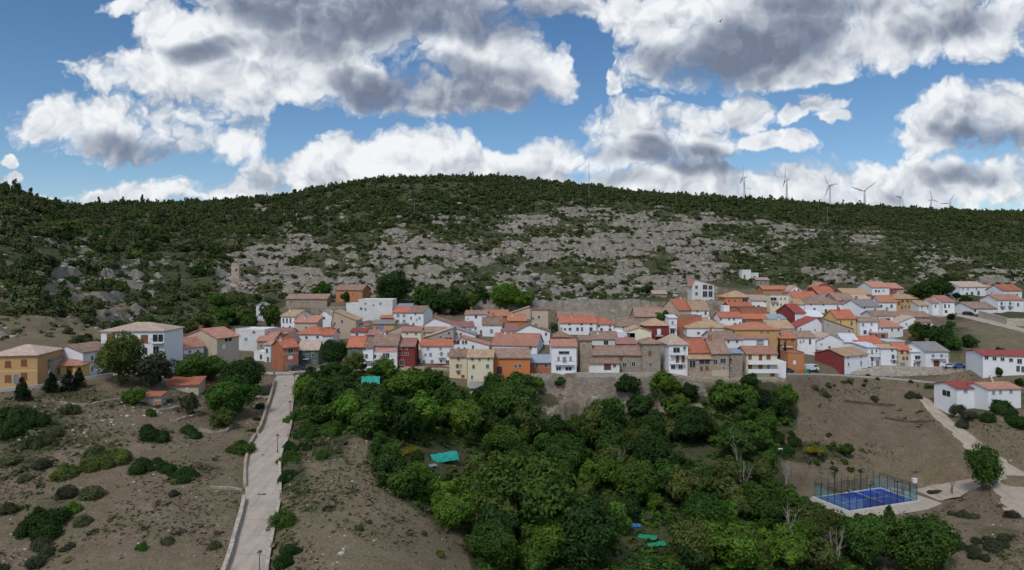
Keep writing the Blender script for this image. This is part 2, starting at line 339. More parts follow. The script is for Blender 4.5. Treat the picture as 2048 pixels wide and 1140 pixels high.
# ------------------------------------------------------------------ houses
_WM={}
def winmesh(kind,w,h):
    k=(kind,round(w,1),round(h,1))
    if k in _WM: return _WM[k]
    w,h=k[1],k[2]; m=MB(); a=w/2
    if kind in('d','b','s','gl'):      # framed window: surround, glass or shutter leaf, sill; dark panes also paint shade in open bays
        t=.07
        m.box(-a-t,-a,-.05,.0,-t,h+t,0); m.box(a,a+t,-.05,.0,-t,h+t,0); m.box(-a,a,-.05,0,h,h+t,0); m.box(-a-.14,a+.14,-.13,0,-.13,-t,0)
        m.box(-a,a,-.02,.0,-t,h,1)
        if kind in('d','gl'): m.box(-.025,.025,-.035,-.02,0,h,0)
        if kind in('b','s'):
            for i in range(4): m.box(-a+.05,a-.05,-.04,-.02,h*(i+.15)/4,h*(i+.8)/4,1)
        mats=[FRM if kind!='b' else SHUT,{'d':GLASS_AND_SHADE,'gl':GLASS_AND_SHADE,'b':SHUT,'s':BLUSH}[kind]]
    elif kind in('D','G','B','W'):     # doors: wood, grey metal garage, wide brown, white
        m.box(-a-.1,-a,-.06,0,0,h+.1,0); m.box(a,a+.1,-.06,0,0,h+.1,0); m.box(-a,a,-.06,0,h,h+.1,0); m.box(-a,a,-.03,0,0,h,1)
        n=max(2,int(w/.5))
        for i in range(n): m.box(-a+(i+.1)*w/n,-a+(i+.9)*w/n,-.05,-.03,.08,h-.08,1)
        mats=[CONC,{'D':DOORB,'G':DOORG,'B':DOORB,'W':WHITE}[kind]]
    elif kind in('l',):                # open loggia, the shade of its recess painted as a dark pane
        m.box(-a,a,-.02,0,0,h,1); m.box(-a-.08,-a,-.06,0,0,h,0); m.box(a,a+.08,-.06,0,0,h,0); m.box(-.06,.06,-.06,-.02,0,h,0)
        m.box(-a,a,-.1,-.06,.9,.96,2)
        for i in range(int(w/.35)): m.box(-a+.17+i*.35,-a+.2+i*.35,-.1,-.07,0,.9,2)
        mats=[WHITE,GLASS_AND_SHADE,IRON]
    me=m.me({'d':'window','b':'shuttered_window','s':'shuttered_window','gl':'window','D':'door','G':'garage_door','B':'door','W':'door','l':'loggia'}[kind],mats)
    _WM[k]=me; return me
def balmesh(w,style):
    k=('bal',round(w,1),style)
    if k in _WM: return _WM[k]
    w=k[1]; m=MB(); a=w/2; d=1.0
    m.box(-a,a,-d,0,-.18,0,0)
    if style=='w': m.box(-a,a,-d-.06,-d,-.18,.95,0); m.box(-a-.06,-a,-d,0,-.18,.95,0); m.box(a,a+.06,-d,0,-.18,.95,0)
    else:
        m.box(-a,a,-d,-d+.05,.95,1.0,1)
        n=int(w/.3)
        for i in range(n+1): m.box(-a+i*w/n-.015,-a+i*w/n+.015,-d,-d+.04,0,.95,1)
        m.box(-a,-a+.04,-d,0,.95,1,1); m.box(a-.04,a,-d,0,.95,1,1)
    me=m.me('balcony',[WALL['w'] if style!='t' else CONC,IRON]); _WM[k]=me; return me
_CH={}
def chimney_mesh(k):
    if k in _CH: return _CH[k]
    m=MB(); a=.26+.04*k; h=.9+.2*k
    m.box(-a,a,-a,a,-1.2,h,0); m.box(-a-.1,a+.1,-a-.1,a+.1,h,h+.12,1)
    for sx in(-1,1):
        for sy in(-1,1): m.box(sx*a-.06,sx*a+.06,sy*a-.06,sy*a+.06,h+.12,h+.36,0)
    m.box(-a-.06,a+.06,-a-.06,a+.06,h+.36,h+.44,1)
    _CH[k]=m.me('chimney',[WALL[['w','w2','b','bk'][k%4]],ROOF['br']]); return _CH[k]
HOUSES=[]
def H(label,xl,xr,yb,ye,yr,rt='g',wall='w',roof='br',wins='a',yaw=0,D=None,ap=.5,side=None,name='house',cat='house',ch=1,Y=None,grp='houses of the village',low=-3.6,bals=(),band=None,ymin=120,awn=None):
    """xl,xr,yb: the front's sides and foot in the photograph; ye, yr: its eaves and the ridge seen behind them"""
    pm=(xl+xr)/2; Ym=Y if Y else hitb(pm,yb,ymin)
    uL=(xl-CX)/F; uR=(xr-CX)/F; c,s=math.cos(R(yaw)),math.sin(R(yaw))
    YL=Ym
    for _ in range(4):
        w=YL*(uR-uL)/(c-uR*s); YL=Ym-s*w/2
    X=uL*YL+c*w/2; z0=CZ+(HY-yb)/F*Ym
    he=CZ+(HY-ye)/F*Ym-z0; drop=(ye-HY)/F; T=(ye-yr)/F*Ym
    rr=random.Random(zlib.crc32(label.encode()))
    pitch=.33
    if rt in('g','h'):
        if D is None: D=min(15,max(6,2*T/(pitch+drop)))
        Yr=Ym+c*D/2; hr=CZ+(HY-yr)/F*Yr-z0; hr=min(max(hr,he+.16*D/2),he+.62*D/2)
    elif rt=='s':
        if D is None: D=min(12,max(3,T/(.26+drop)))
        hr=CZ+(HY-yr)/F*(Ym+c*D)-z0; hr=min(max(hr,he+.1*D),he+.5*D)
    elif rt=='f':
        if D is None: D=9
        hr=CZ+(HY-yr)/F*Ym-z0
    else:
        if D is None: D=8
        hr=he
    rt_=root(name,label,cat,(X,Ym,z0),R(yaw),grp)
    hw=w/2; m=MB()
    if rt=='f':
        xa=-hw+ap*w
        prof=[(-hw,low),(hw,low),(hw,he if ap<1 else hr),(xa,hr),(-hw,he if ap>0 else hr)]
        pr=[];[pr.append(p) for p in prof if p not in pr]
        m.prism([(p[0],p[1]) for p in pr],0,D,'y')
    elif rt=='g':
        m.prism([(0,low),(D,low),(D,he),(D/2,hr),(0,he)],-hw,hw,'x')
    elif rt=='s':
        m.prism([(0,low),(D,low),(D,hr),(0,he)],-hw,hw,'x')
    else: m.box(-hw,hw,0,D,low,he)
    mats=[WALL[wall],WALL[side or wall]]
    me=m.me('walls',mats)
    for p in me.polygons:
        if abs(p.normal.x)>.8: p.material_index=1
        p.use_smooth=False
    wl=link('wall',me,rt_)
    # roof
    m=MB(); t=.2; oe=.4; ov=.3; rm=ROOF.get(roof,ROOF['br'])
    if rt=='g':
        sl=(hr-he)/(D/2); y0=-oe; zf=he-oe*sl; e=.06
        m.prism([(y0,zf+e),(D/2,hr+e),(D-y0,zf+e),(D-y0,zf+t+e),(D/2,hr+t+e),(y0,zf+t+e)],-hw-ov,hw+ov,'x')
        m.prism([(D/2-.16,hr+t+e-.03),(D/2+.16,hr+t+e-.03),(D/2,hr+t+e+.12)],-hw-ov+.01,hw+ov-.01,'x')
    elif rt=='f':
        xa=-hw+ap*w; e=.06
        pts=[]
        if ap>0: sl=(hr-he)/(xa+hw); L=(-hw-oe,he-oe*sl)
        else: L=(-hw-.1,hr)
        if ap<1: sr=(hr-he)/(hw-xa); Rr=(hw+oe,he-oe*sr)
        else: Rr=(hw+.1,hr)
        prof=[L]+([(xa,hr)] if 0<ap<1 else [])+[Rr]
        prof=[(p[0],p[1]+e) for p in prof]; prof=prof+[(p[0],p[1]+t) for p in prof[::-1]]
        m.prism(prof,-ov,D+ov,'y')
    elif rt=='s':
        sl=(hr-he)/D; e=.06
        m.prism([(-oe,he-oe*sl+e),(D+.1,hr+.1*sl+e),(D+.1,hr+.1*sl+e+t),(-oe,he-oe*sl+e+t)],-hw-ov,hw+ov,'x')
    elif rt=='h':
        o=oe; z1=he+.02; ins=min(D/2,hw*.95)
        if w<D: ins=hw*.9
        A=[(-hw-o,-o,z1),(hw+o,-o,z1),(hw+o,D+o,z1),(-hw-o,D+o,z1)]
        B=[(x,y,z1+.14) for x,y,_ in A]
        C=[(-hw+ins,D/2,hr+.14),(hw-ins,D/2,hr+.14)]
        m.add(A+B+C,[(3,2,1,0),(0,1,5,4),(1,2,6,5),(2,3,7,6),(3,0,4,7),(4,5,9,8),(6,7,8,9),(5,6,9),(7,4,8)])
    if rt=='n':
        m.box(-hw-.05,hw+.05,-.05,D+.05,he-.0,he+.12)
        m.box(-hw-.05,hw+.05,-.05,.15,he+.12,he+.5); m.box(-hw-.05,hw+.05,D-.15,D+.05,he+.12,he+.5)
        m.box(-hw-.05,-hw+.15,.15,D-.15,he+.12,he+.5); m.box(hw-.15,hw+.05,.15,D-.15,he+.12,he+.5)
        rf=link('flat_roof',m.me('flat_roof',[WALL[wall] if roof in('wall',) else rm]),rt_)
    else: rf=link('roof',m.me('roof',[rm]),rt_)
    if rt!='n' and ch:
        for q in range(ch if isinstance(ch,int) else 1):
            cx=rr.uniform(-.35,.35)*w; cy=D*rr.uniform(.3,.7)
            if rt=='f':
                xa=-hw+ap*w; zz=hr-(abs(cx-xa)/max(.1,(hw-xa) if cx>xa else (xa+hw)))*(hr-he)
            elif rt=='s': zz=he+(hr-he)*cy/D
            else: zz=hr-abs(cy-D/2)/(D/2)*(hr-he)
            if rt=='h': cx*=.4
            link('chimney',chimney_mesh(rr.randrange(4)),rf,(cx,cy,zz-.1))
    # openings
    def put(x,z,kind,ww,hh,side_=None):
        if kind=='bal': me=balmesh(ww,'w' if hh>1.5 else 'i')
        else: me=winmesh(kind,ww,hh)
        nm=me.name.split('.')[0]
        if side_=='L': o=link(nm,me,rt_,(-hw,x,z),-math.pi/2)
        elif side_=='R': o=link(nm,me,rt_,(hw,x,z),math.pi/2)
        else: o=link(nm,me,rt_,(x,0,z))
    if wins=='a' or (isinstance(wins,str) and wins.startswith('a')):
        kinds=wins[1:] or 'ddddbs'
        nc=max(1,int(w/3.0)); nr=max(1,int((he+.3)/2.7)); fl=he/nr
        for r in range(nr):
            for k in range(nc):
                if rr.random()<.12: continue
                x=-hw+(k+.5+rr.uniform(-.12,.12))*w/nc; kk=rr.choice(kinds)
                if r==0 and k==rr.randrange(nc): put(x,0,'D' if rr.random()<.6 else 'G',1.1 if rr.random()<.5 else 2.2,2.1)
                else:
                    tall=rr.random()<.22 and r>0
                    z=r*fl+(.35 if tall else 1.0)
                    hh=1.9 if tall else rr.choice((1.,1.2)) if fl>2.4 else .9
                    if z+hh>he-.2: hh=max(.5,he-.2-z)
                    put(x,z,kk,rr.choice((.8,1.0,1.2)),hh)
                    if tall: put(x,z-.02,'bal',1.8,1)
        u=uL+ (uR-uL)/2
        sd='L' if (u*c+s)>0 else 'R'; vis=abs(u*c+s)
        if vis>.15 and D>5:
            for r in range(nr):
                for k in range(2):
                    if rr.random()<.5: put(D*(.28+.42*k),r*fl+1.05,rr.choice(kinds),.8,1.0 if fl>2.4 else .7,sd)
    elif isinstance(wins,(list,tuple)):
        for q in wins:
            px,py,wp,hp,kk=q[:5]; k_=Ym/F
            if len(q)>5:   # on the side wall: position given as (depth fraction, row)
                Yd=Ym+c*D*px; z=CZ+(HY-py)/F*Yd-z0
                put(D*px,z-hp*Yd/F/2,kk,wp*Yd/F,hp*Yd/F,q[5]); continue
            u=(px-CX)/F; a=(u*Ym-X)/(c-u*s)     # along the front
            Yp=Ym+a*s; z=CZ+(HY-py)/F*Yp-z0; ww=max(.5,wp*Yp/F); hh=max(.5,hp*Yp/F)
            if kk=='bal': put(a,z,'bal',ww,1 if hp<5 else 2)
            else: put(max(-hw+ww/2+.1,min(hw-ww/2-.1,a)),z-hh/2,kk,ww,hh)
    if band:   # painted plinth or floor band
        for (ya,yb_,mk) in band:
            m=MB(); za=CZ+(HY-yb_)/F*Ym-z0; zb_=CZ+(HY-ya)/F*Ym-z0; m.box(-hw-.015,hw+.015,-.025,0,za,zb_)
            link('painted_band',m.me('painted_band',[WALL[mk]]),rt_)
    HOUSES.append((X,Ym,w,D,R(yaw),z0,he,hr)); return rt_
def build_houses():
    L='houses on the left edge of the village'
    G='houses of the village'
    H('ochre two storey house with tan hip roof and brown shutters at the far left',-22,75,775,712,690,'h','oc','pl',[(16,728,9,11,'b'),(48,725,9,11,'b'),(16,757,10,12,'b'),(48,752,10,12,'b'),(32,758,9,20,'G')],yaw=12,D=12,grp=L,band=[(741,743,'y')],ch=0)
    H('stone faced flat garage with wide white door beside the ochre house',76,101,765,724,724,'n','s','gy',[(89,752,21,22,'W')],yaw=12,D=8,grp=L,name='garage',cat='garage')
    H('low yellow house with orange roof and two brown shutters right of the white garage door',101,164,756,732,711,'h','y','sa',[(114,742,10,10,'b'),(139,738,10,10,'b')],yaw=10,grp=L,ch=0,band=[(748,757,'s')])
    H('white gable house with mottled brown roof left of the tall pale tree',101,166,746,705,692,'f','w','br',[(.3,715,6,8,'d','R'),(.3,737,5,8,'d','R')],yaw=-8,D=9,grp=L,ch=0)
    H('large white three storey villa with pale hip roof and brown shutters',202,328,742,663,645,'h','w','pl',[(222,675,15,14,'b'),(266,678,13,14,'b'),(289,677,12,14,'b'),(316,676,20,15,'l'),(290,702,9,12,'d'),(312,700,10,14,'d'),(240,705,9,12,'d'),(316,685,22,4,'bal')],yaw=4,D=11,grp=L,name='villa',cat='villa',band=[(686,688,'g')],ch=0)
    H('small orange walled house with brown roof at the foot of the white villa',322,366,738,712,696,'f','og','br',[(340,722,5,6,'d')],yaw=-12,D=7,grp=L,ch=0)
    H('grey gable end house with long white side and red roof right of the villa',326,367,737,696,679,'f','g','sa',[(.3,702,6,4,'d','R'),(.7,701,6,4,'d','R')],side='w',yaw=-18,D=7,grp=L,ap=.6)
    H('low white house with salmon roof in front of the beige balcony house',404,440,737,698,681,'g','w','sa',[],yaw=5,D=9,grp=L)
    H('beige gable house with salmon roof and brown side balcony',364,434,738,676,659,'f','b','sa',[(389,679,6,5,'d'),(.3,692,9,9,'W','R'),(.5,677,20,8,'l','R')],yaw=-20,D=8,grp=L,ap=.55)
    H('white flat topped block beside the green slope left of the brick house',471,529,704,661,661,'n','w2','wall',[(492,678,6,5,'s'),(508,664,5,4,'d')],yaw=-8,D=9)
    H('long low house with dull mauve roof behind the white flat topped block',527,580,690,668,657,'g','w','mv')
    H('narrow white tower house with small gable behind a bushy tree',512,531,642,611,606,'f','w','gy',[(522,618,4,4,'d'),(520,629,5,3,'d')],D=5,ch=0)
    H('white house with tan roof and three dark windows on the left rise',562,589,668,633,621,'g','w','tn',[(567,641,4,9,'d'),(574,641,4,9,'d'),(581,641,4,9,'d'),(567,656,4,6,'d'),(580,655,5,6,'d')],yaw=-22,D=11)
    H('beige side block with salmon lean-to roof joined to the tan roofed house',589,634,672,645,632,'s','b','sa',[(612,655,4,4,'d')],yaw=-8,D=5)
    H('white house with bright orange hip roof above the green house',593,645,698,669,652,'h','w','or',[(613,675,5,4,'d'),(635,674,5,4,'d'),(627,686,7,11,'d')],ch=0)
    H('small white annex with low orange roof right of the orange hip roof',645,666,696,671,660,'g','w2','or')
    H('tall beige house with long verge falling to the right above the orange hip roof',664,712,678,641,623,'f','b','tn',[(669,647,4,5,'d'),(684,643,4,5,'d'),(670,659,4,5,'d'),(677,659,4,5,'d')],ap=.08,D=10)
    H('plain white house front with small gable left of the tall beige house',637,664,655,632,621,'f','w','tn',[(648,636,4,4,'d')],D=9,ap=.4)
    H('white gabled house with thin salmon verge below the tall white block',684,730,672,653,644,'f','w','mv',[(697,655,4,3,'d'),(707,655,4,4,'d')],D=9,ap=.45)
    H('low greenish house with mauve red porch roof under the white gabled house',702,732,683,664,657,'s','w2','rd',[(714,669,5,5,'d')],D=4,ch=0)
    H('whitewashed stone house with flat top and scattered small windows',717,785,645,601,598,'n','w2','wall',[(722,617,4,4,'d'),(731,618,3,3,'d'),(731,607,4,3,'s'),(747,610,4,2,'s'),(761,607,4,4,'s')],D=10)
    H('lower whitewashed wing left of the whitewashed flat topped house',692,717,641,609,609,'n','w2','wall',[],D=8)
    H('isolated orange brick house with brown roof under the cliff',672,725,606,580,570,'g','og','br',[(688,590,3,4,'d'),(705,588,3,4,'d')],yaw=-14,D=8,ch=0)
    H('long ruined stone barn with sagging old tile roof on the rise',572,654,616,598,589,'g','s','br',[(583,603,5,3,'d'),(614,604,3,3,'d'),(635,604,3,3,'d')],ch=0,name='stone_barn',cat='barn')
    H('white house with orange roof beside its brown roofed white neighbour',787,818,650,625,615,'g','w','or',[(796,631,5,5,'s'),(808,631,5,5,'s'),(796,642,5,5,'s'),(808,642,5,5,'s')],ch=0)
    H('white house with old brown roof joined to the small orange roof',818,847,655,625,613,'g','w','br',[(822,636,4,5,'s'),(831,628,3,3,'d'),(839,636,4,5,'s'),(827,648,4,4,'d'),(833,640,2,4,'s')],yaw=-16,D=9,ch=0)
    H('shed with blue grey sheet roof tucked behind the orange roofed white house',796,824,622,613,608,'s','w2','bl',[],name='shed',cat='shed',ch=0)
    H('peach walled house with grey roof and blue grey doors',746,788,664,648,641,'g','oc','gy',[(762,655,12,11,'s')],D=8,ch=0)
    H('small bright orange walled annex with brown balcony beside the peach house',761,787,648,636,630,'s','og','to',[(768,640,4,4,'d')],ch=0)
    H('white shed roofed house with brown tiles behind the dull grey gable',849,905,676,649,637,'f','w','br',[],ap=.35,D=9)
    H('long white terrace house with pinkish roof stepping down to the right',905,948,680,654,644,'g','w','mv',[(917,656,4,4,'s'),(929,657,4,4,'s'),(940,660,4,4,'d')],yaw=10)
    H('tall white house with brown roof left of the terracotta roofs',930,973,668,629,622,'g','w','br',[(952,633,5,5,'d'),(951,656,4,5,'d'),(962,664,4,7,'d')],yaw=-5)
    H('orange walled house with brown terracotta roof under the green trees',972,1016,655,632,621,'g','og','to')
    H('white house with wide brown roof in front of the tall white house',965,1004,674,649,632,'g','w','br',[(983,662,6,8,'s'),(1008,666,4,4,'d'),(984,650,3,3,'d')],D=8)
    H('terracotta roofed house wedged under the tan gable',1016,1052,662,642,629,'g','og','to')
    H('windowless tan gable wall behind the terracotta roofs',1018,1062,645,628,614,'f','b','tn',[],ap=.95,D=7,ch=0)
    H('beige tower like house with flat roof and dark pergola',1064,1096,662,622,622,'n','b','br',[(1078,634,5,5,'d'),(1065,637,4,4,'d'),(1072,650,4,4,'d')],yaw=-10,D=7)
    H('low house with patchy red brown roof left of the broad brown gable',1003,1034,676,662,648,'g','w','mv',[(1008,666,4,4,'d')])
    H('house with broad old brown gable roof behind the big salmon roof',1030,1100,692,664,650,'f','w','br',[(1092,668,4,5,'d')],ap=.4,D=9,ch=2)
    H('white house with very large bright salmon roof at the village centre',984,1074,706,691,668,'g','w','sa',[(1061,696,5,6,'d')],side='lb',yaw=-12,D=12,ch=2)
    H('white house with orange red roof, small balcony and dark red plinth',841,903,730,692,680,'g','w','or',[(856,697,5,4,'s'),(881,697,5,4,'s'),(851,709,4,4,'s'),(861,709,5,6,'s'),(883,708,5,9,'s'),(897,708,5,6,'s'),(848,724,5,7,'s'),(864,723,6,6,'s'),(882,722,3,4,'d'),(895,724,6,7,'d'),(883,713,14,4,'bal')],D=8,band=[(727,731,'dr')],ch=0)
    H('grey rendered house with white verge climbing to the right',845,907,694,677,656,'f','g','pl',[(861,678,4,3,'d'),(881,674,4,4,'d'),(898,666,5,4,'d'),(897,677,15,5,'d')],ap=1,D=9,ch=0)
    H('white house with dark verge falling to the right beside the grey gable',908,950,690,670,656,'f','w','gy',[(913,668,3,3,'d'),(921,667,3,3,'d'),(935,674,5,5,'d')],ap=0,D=9,ch=0)
    H('white house with glazed veranda and salmon roof above the cream houses',905,978,708,691,676,'f','w','sa',[(913,684,12,7,'gl'),(926,684,4,7,'gl'),(932,684,5,6,'d'),(929,696,3,3,'d'),(946,694,4,6,'d'),(917,697,5,5,'s')],ap=.25,D=9)
    H('dark green house with bright red roof right of the round tree',695,726,735,694,674,'g','gn','or',[(711,697,7,5,'d'),(706,713,6,7,'d'),(716,724,7,5,'d')],D=9,ch=0)
    H('narrow white house with grey garage between green and pink houses',726,746,734,695,676,'g','w','br',[(733,712,5,7,'d'),(738,727,12,10,'G'),(729,698,3,3,'d')],D=9,ch=0)
    H('pink banded house with weathered brown roof and long balcony',746,794,734,691,669,'g','w2','br',[(755,695,5,5,'d'),(781,697,4,9,'d'),(789,696,4,6,'d'),(750,713,4,8,'d'),(768,711,5,9,'gl'),(775,711,7,9,'d'),(757,727,13,11,'G'),(779,723,4,4,'d'),(766,717,34,4,'bal')],D=10,ch=2,band=[(692,705,'pk')])
    H('dark red house with grey mauve roof right of the pink house',794,829,734,693,678,'g','dr','mv',[(801,697,4,3,'d'),(813,697,4,3,'d'),(801,708,6,4,'d'),(813,708,6,4,'d'),(804,725,8,10,'d')],D=9,ch=0)
    H('tall cream white house with red brown roof behind the dark red house',803,842,700,663,655,'g','pc','mv',[(814,667,3,3,'d'),(832,667,4,4,'d'),(832,678,4,5,'d'),(832,690,4,5,'d')],ch=0)
    H('cream house with wide brown tile roof above the grey gable',844,890,680,664,651,'g','pc','br',[(849,669,4,3,'d'),(868,668,4,3,'d')])
    H('house with mauve brown roof behind the pink banded house',731,768,684,670,661,'g','g','mv')
    H('tan shed roofed house rising to the right behind the pink chimneys',768,806,684,667,650,'f','b','tn',[],ap=1,D=8,ch=0)
    B='houses around the top of the ramp'
    H('unfinished red brick house with orange roof at the top of the ramp',566,597,741,695,680,'g','bk','or',[(581,701,10,8,'d'),(581,715,9,7,'W'),(581,733,16,12,'G')],yaw=38,D=9,grp=B,ch=1,band=[(706,708,'g')])
    H('dark green house with pale roof and white framed windows by the ramp',597,637,734,700,683,'g','gn','pl',[(608,705,4,5,'gl'),(625,702,4,5,'gl'),(608,714,4,8,'gl'),(615,713,4,8,'gl'),(626,710,5,6,'gl'),(605,728,4,7,'gl'),(615,726,5,8,'gl'),(630,724,4,5,'gl'),(612,717,12,4,'bal')],yaw=6,D=8,grp=B,ch=0)
    H('stone front house with pinkish roof left of the unfinished brick house',514,546,712,682,665,'g','s','sa',[(522,691,5,4,'gl'),(521,701,6,5,'d')],grp=B)
    H('brown brick gable house rising behind the unfinished brick house',546,588,712,683,667,'f','bk','br',[],grp=B,ap=.7,D=8)
    H('narrow white front squeezed left of the unfinished brick house',529,541,724,690,684,'s','w','tn',[(534,701,4,8,'d'),(536,718,4,8,'d')],grp=B,D=5,ch=0)
    H('low white wall house with dark doorway at the ramp head',508,529,722,706,706,'n','w','wall',[(522,714,4,9,'D')],grp=B,D=5)
    C='houses above the wooded hollow'
    H('beige house with small balcony at the left end of the front row',899,934,758,714,700,'g','c','br',[(917,718,5,5,'d'),(915,732,5,8,'d'),(922,731,3,5,'s'),(917,745,3,4,'d'),(926,752,5,4,'b'),(915,738,8,4,'bal')],grp=C,D=9,ch=0)
    H('tall pale cream house standing below road level in the front row',935,986,778,715,701,'g','pc','tn',[(945,718,5,5,'d'),(959,719,3,3,'d'),(977,718,3,4,'d'),(947,733,4,5,'b'),(975,732,5,7,'d'),(976,755,4,4,'d'),(944,754,3,6,'d')],grp=C,D=9,ch=0)
    H('bright orange house with brown roof and closed timber balcony',987,1060,768,716,699,'g','o','br',[(999,740,12,15,'D'),(1031,732,5,6,'gl'),(1040,731,6,6,'gl'),(1007,757,4,4,'d')],grp=C,D=9,ch=0)
    H('small brick house with blue grey sheet roof right of the orange house',1060,1104,746,725,711,'g','bk','bl',[(1074,731,6,7,'gl'),(1092,731,6,7,'gl')],grp=C,D=7,ch=0)
    H('tall narrow white house with salmon roof and two balconies on the cliff',1103,1153,751,693,680,'g','w','sa',[(1128,705,21,5,'d'),(1117,717,4,8,'s'),(1129,719,7,11,'s'),(1141,717,4,8,'s'),(1117,738,9,7,'l'),(1137,738,12,8,'l'),(1129,728,38,4,'bal'),(1129,747,40,6,'bal')],grp=C,D=9,ch=0)
    H('dark red house with white window arches behind the tall narrow white house',1103,1142,690,675,663,'h','dr','br',[(1112,679,8,3,'gl'),(1126,679,8,3,'gl')],D=8)
    H('long white house with orange roof and a row of dark windows',1120,1193,670,646,634,'g','w','or',[(1139,648,5,3,'d'),(1163,648,5,3,'d'),(1182,648,5,3,'d'),(1130,658,4,4,'d'),(1140,658,5,5,'d'),(1155,658,5,6,'d'),(1164,658,4,7,'gl'),(1182,659,6,9,'d')],ch=2)
    H('white house with orange hip roof at the right end of the long orange roof',1194,1228,668,649,634,'h','w','or',[(1198,652,4,3,'d'),(1220,652,4,3,'d'),(1203,659,5,6,'d'),(1220,659,5,5,'gl')],ch=0)
    H('low house with pinkish brown roof behind the long orange roof',1116,1190,648,635,624,'g','b','br',ch=0,wins=[])
    H('white house with broad patchy brown hip roof facing the cream gable',1229,1290,668,653,637,'h','w','br',[(1246,655,3,3,'d'),(1246,663,4,3,'d'),(1257,662,3,3,'d')])
    H('white house with brown roof, one wide window and red left gable',1184,1235,696,678,664,'g','w2','br',[(1212,685,9,8,'gl')],side='r',D=8)
    H('low white flat roofed block with one dark window by the cream gable',1230,1270,684,666,666,'n','w','wall',[(1257,672,4,5,'d')],D=6)
    H('plain cream gable house without windows',1254,1303,684,663,655,'f','pc','tn',[],D=9,ch=0)
    H('dark red house with tan hip roof and white balcony door',1290,1338,680,652,637,'h','dr','tn',[(1318,664,7,12,'W'),(1318,671,14,4,'bal')],D=9,ch=0)
    H('long low stone house with old brown roof below the quarry face',1271,1350,650,633,614,'g','s','br',[],D=10)
    H('beige sided house with long bright orange roof falling to the right',1358,1384,640,620,599,'g','b','or',[],side='b',yaw=20,D=13)
    H('white house with tan roof joined to the long orange roof',1384,1418,640,620,602,'g','w','tn',[(1395,622,3,4,'d'),(1411,626,4,6,'d'),(1402,632,3,5,'d')],yaw=6,D=11,ch=0)
    H('tall white three storey house with open loggias on the hillside',1384,1428,607,570,559,'f','w2','sa',[(1393,574,5,6,'d'),(1393,587,5,6,'d'),(1410,574,9,9,'d'),(1421,575,8,8,'d'),(1410,588,9,11,'d'),(1421,588,8,11,'d'),(1422,601,3,5,'d'),(1395,602,12,6,'d')],ap=.12,D=8,ch=0)
    H('small stone hut with pale roof among bushes on the slope',1306,1334,597,588,582,'g','s','pl',[],ch=0,name='stone_hut',cat='hut')
    H('red brick block with flat top beside a narrow white front',1354,1403,668,634,633,'n','bk','br',[],D=8)
    H('narrow white front left of the red brick block',1338,1354,674,636,633,'s','w','wh',[(1345,645,4,6,'s'),(1345,664,8,10,'d'),(1345,655,12,4,'bal')],D=6,ch=0)
    H('white house with large patchy tan hip roof right of the brick block',1374,1466,674,656,637,'h','w','tn',[(1397,666,5,4,'d'),(1427,657,2,2,'d'),(1450,657,2,2,'d')],ch=2)
    H('white house with orange red roof under the terraced orange wall',1440,1484,656,635,625,'g','w','or',[(1458,638,3,4,'d'),(1468,638,3,4,'d'),(1440,638,3,4,'d'),(1470,649,5,5,'d'),(1480,647,3,5,'d')],D=8,ch=0)
    H('brick house with orange roof and two dark openings',1486,1535,652,638,629,'g','bk','or',[(1489,645,5,8,'d'),(1498,646,6,8,'d')],D=8,ch=0)
    H('square orange house with pyramid roof and white framed windows',1450,1503,614,595,582,'h','o','tn',[(1458,601,4,4,'gl'),(1470,601,4,4,'gl'),(1490,600,11,7,'gl')],D=10,ch=0)
    H('brick house with low orange red roof in front of the pyramid roof',1459,1505,628,613,605,'g','bk','or',[(1466,618,3,3,'d'),(1487,618,3,4,'gl'),(1498,617,3,4,'gl')],ch=0)
    H('tiny white block left of the low orange red roof',1447,1459,632,614,614,'n','w','wall',[],D=4)
    H('bare brick wall house with flat top behind the two dark openings',1482,1534,634,617,617,'n','bk','br',[],D=6)
    H('white house with pale pink roof right of the pyramid roof',1504,1540,620,601,591,'g','w','pl',[(1508,613,4,4,'d'),(1517,613,5,5,'d'),(1530,603,3,3,'d')],ch=0)
    H('pale cream three storey block with dark corner balcony',1540,1577,626,591,590,'n','pc','gy',[(1547,598,12,6,'d'),(1562,597,3,4,'d'),(1570,597,3,4,'d'),(1546,610,3,4,'d'),(1555,609,3,4,'d'),(1562,609,3,4,'d'),(1570,609,3,4,'d'),(1548,602,15,4,'bal')],D=8)
    H('low brick house with brown roof at the upper edge of the village',1526,1576,595,579,572,'g','og','to',ch=0)
    H('small white gable house next to the low brown roofed brick house',1576,1606,600,583,572,'f','w','pl',[(1589,581,3,4,'d'),(1597,580,3,4,'d')],D=8)
    H('white house with wide orange red roof below the dark red gable',1590,1640,612,599,584,'g','w','or',[(1604,604,4,5,'d'),(1622,604,4,4,'d')],ch=0)
    H('dark red gable house with white arched windows',1629,1668,592,575,566,'f','r','sa',[(1636,574,5,4,'gl'),(1646,573,5,4,'gl')],D=8,ch=0)
    H('house hidden under a plain bright red roof by the dark red gable',1637,1671,600,588,574,'g','r','or',[],ch=0)
    H('long white house with wide brown hip roof and two tall dark doors',1609,1686,628,608,590,'h','w','br',[(1622,609,3,3,'d'),(1647,609,3,4,'d'),(1629,620,4,8,'d'),(1652,622,5,7,'d'),(1675,612,3,3,'d')],ch=0)
    H('pink sided house with grey brown roof right of the wide brown hip roof',1674,1711,616,602,587,'g','pk','br',ch=0,wins=[])
    H('house with grey brown roof behind the wide brown hip roof',1650,1682,606,598,588,'g','w','gy',ch=0,wins=[])
    H('dark red sided house with bright red roof and white front',1590,1611,654,626,609,'g','w','rd',[(1596,642,3,8,'s'),(1603,642,3,8,'s')],side='dr',yaw=14,D=12,ch=2)
    H('white house with pale blue sheet roof beside the dark red side wall',1604,1648,650,634,622,'g','w','wh',[],ch=0)
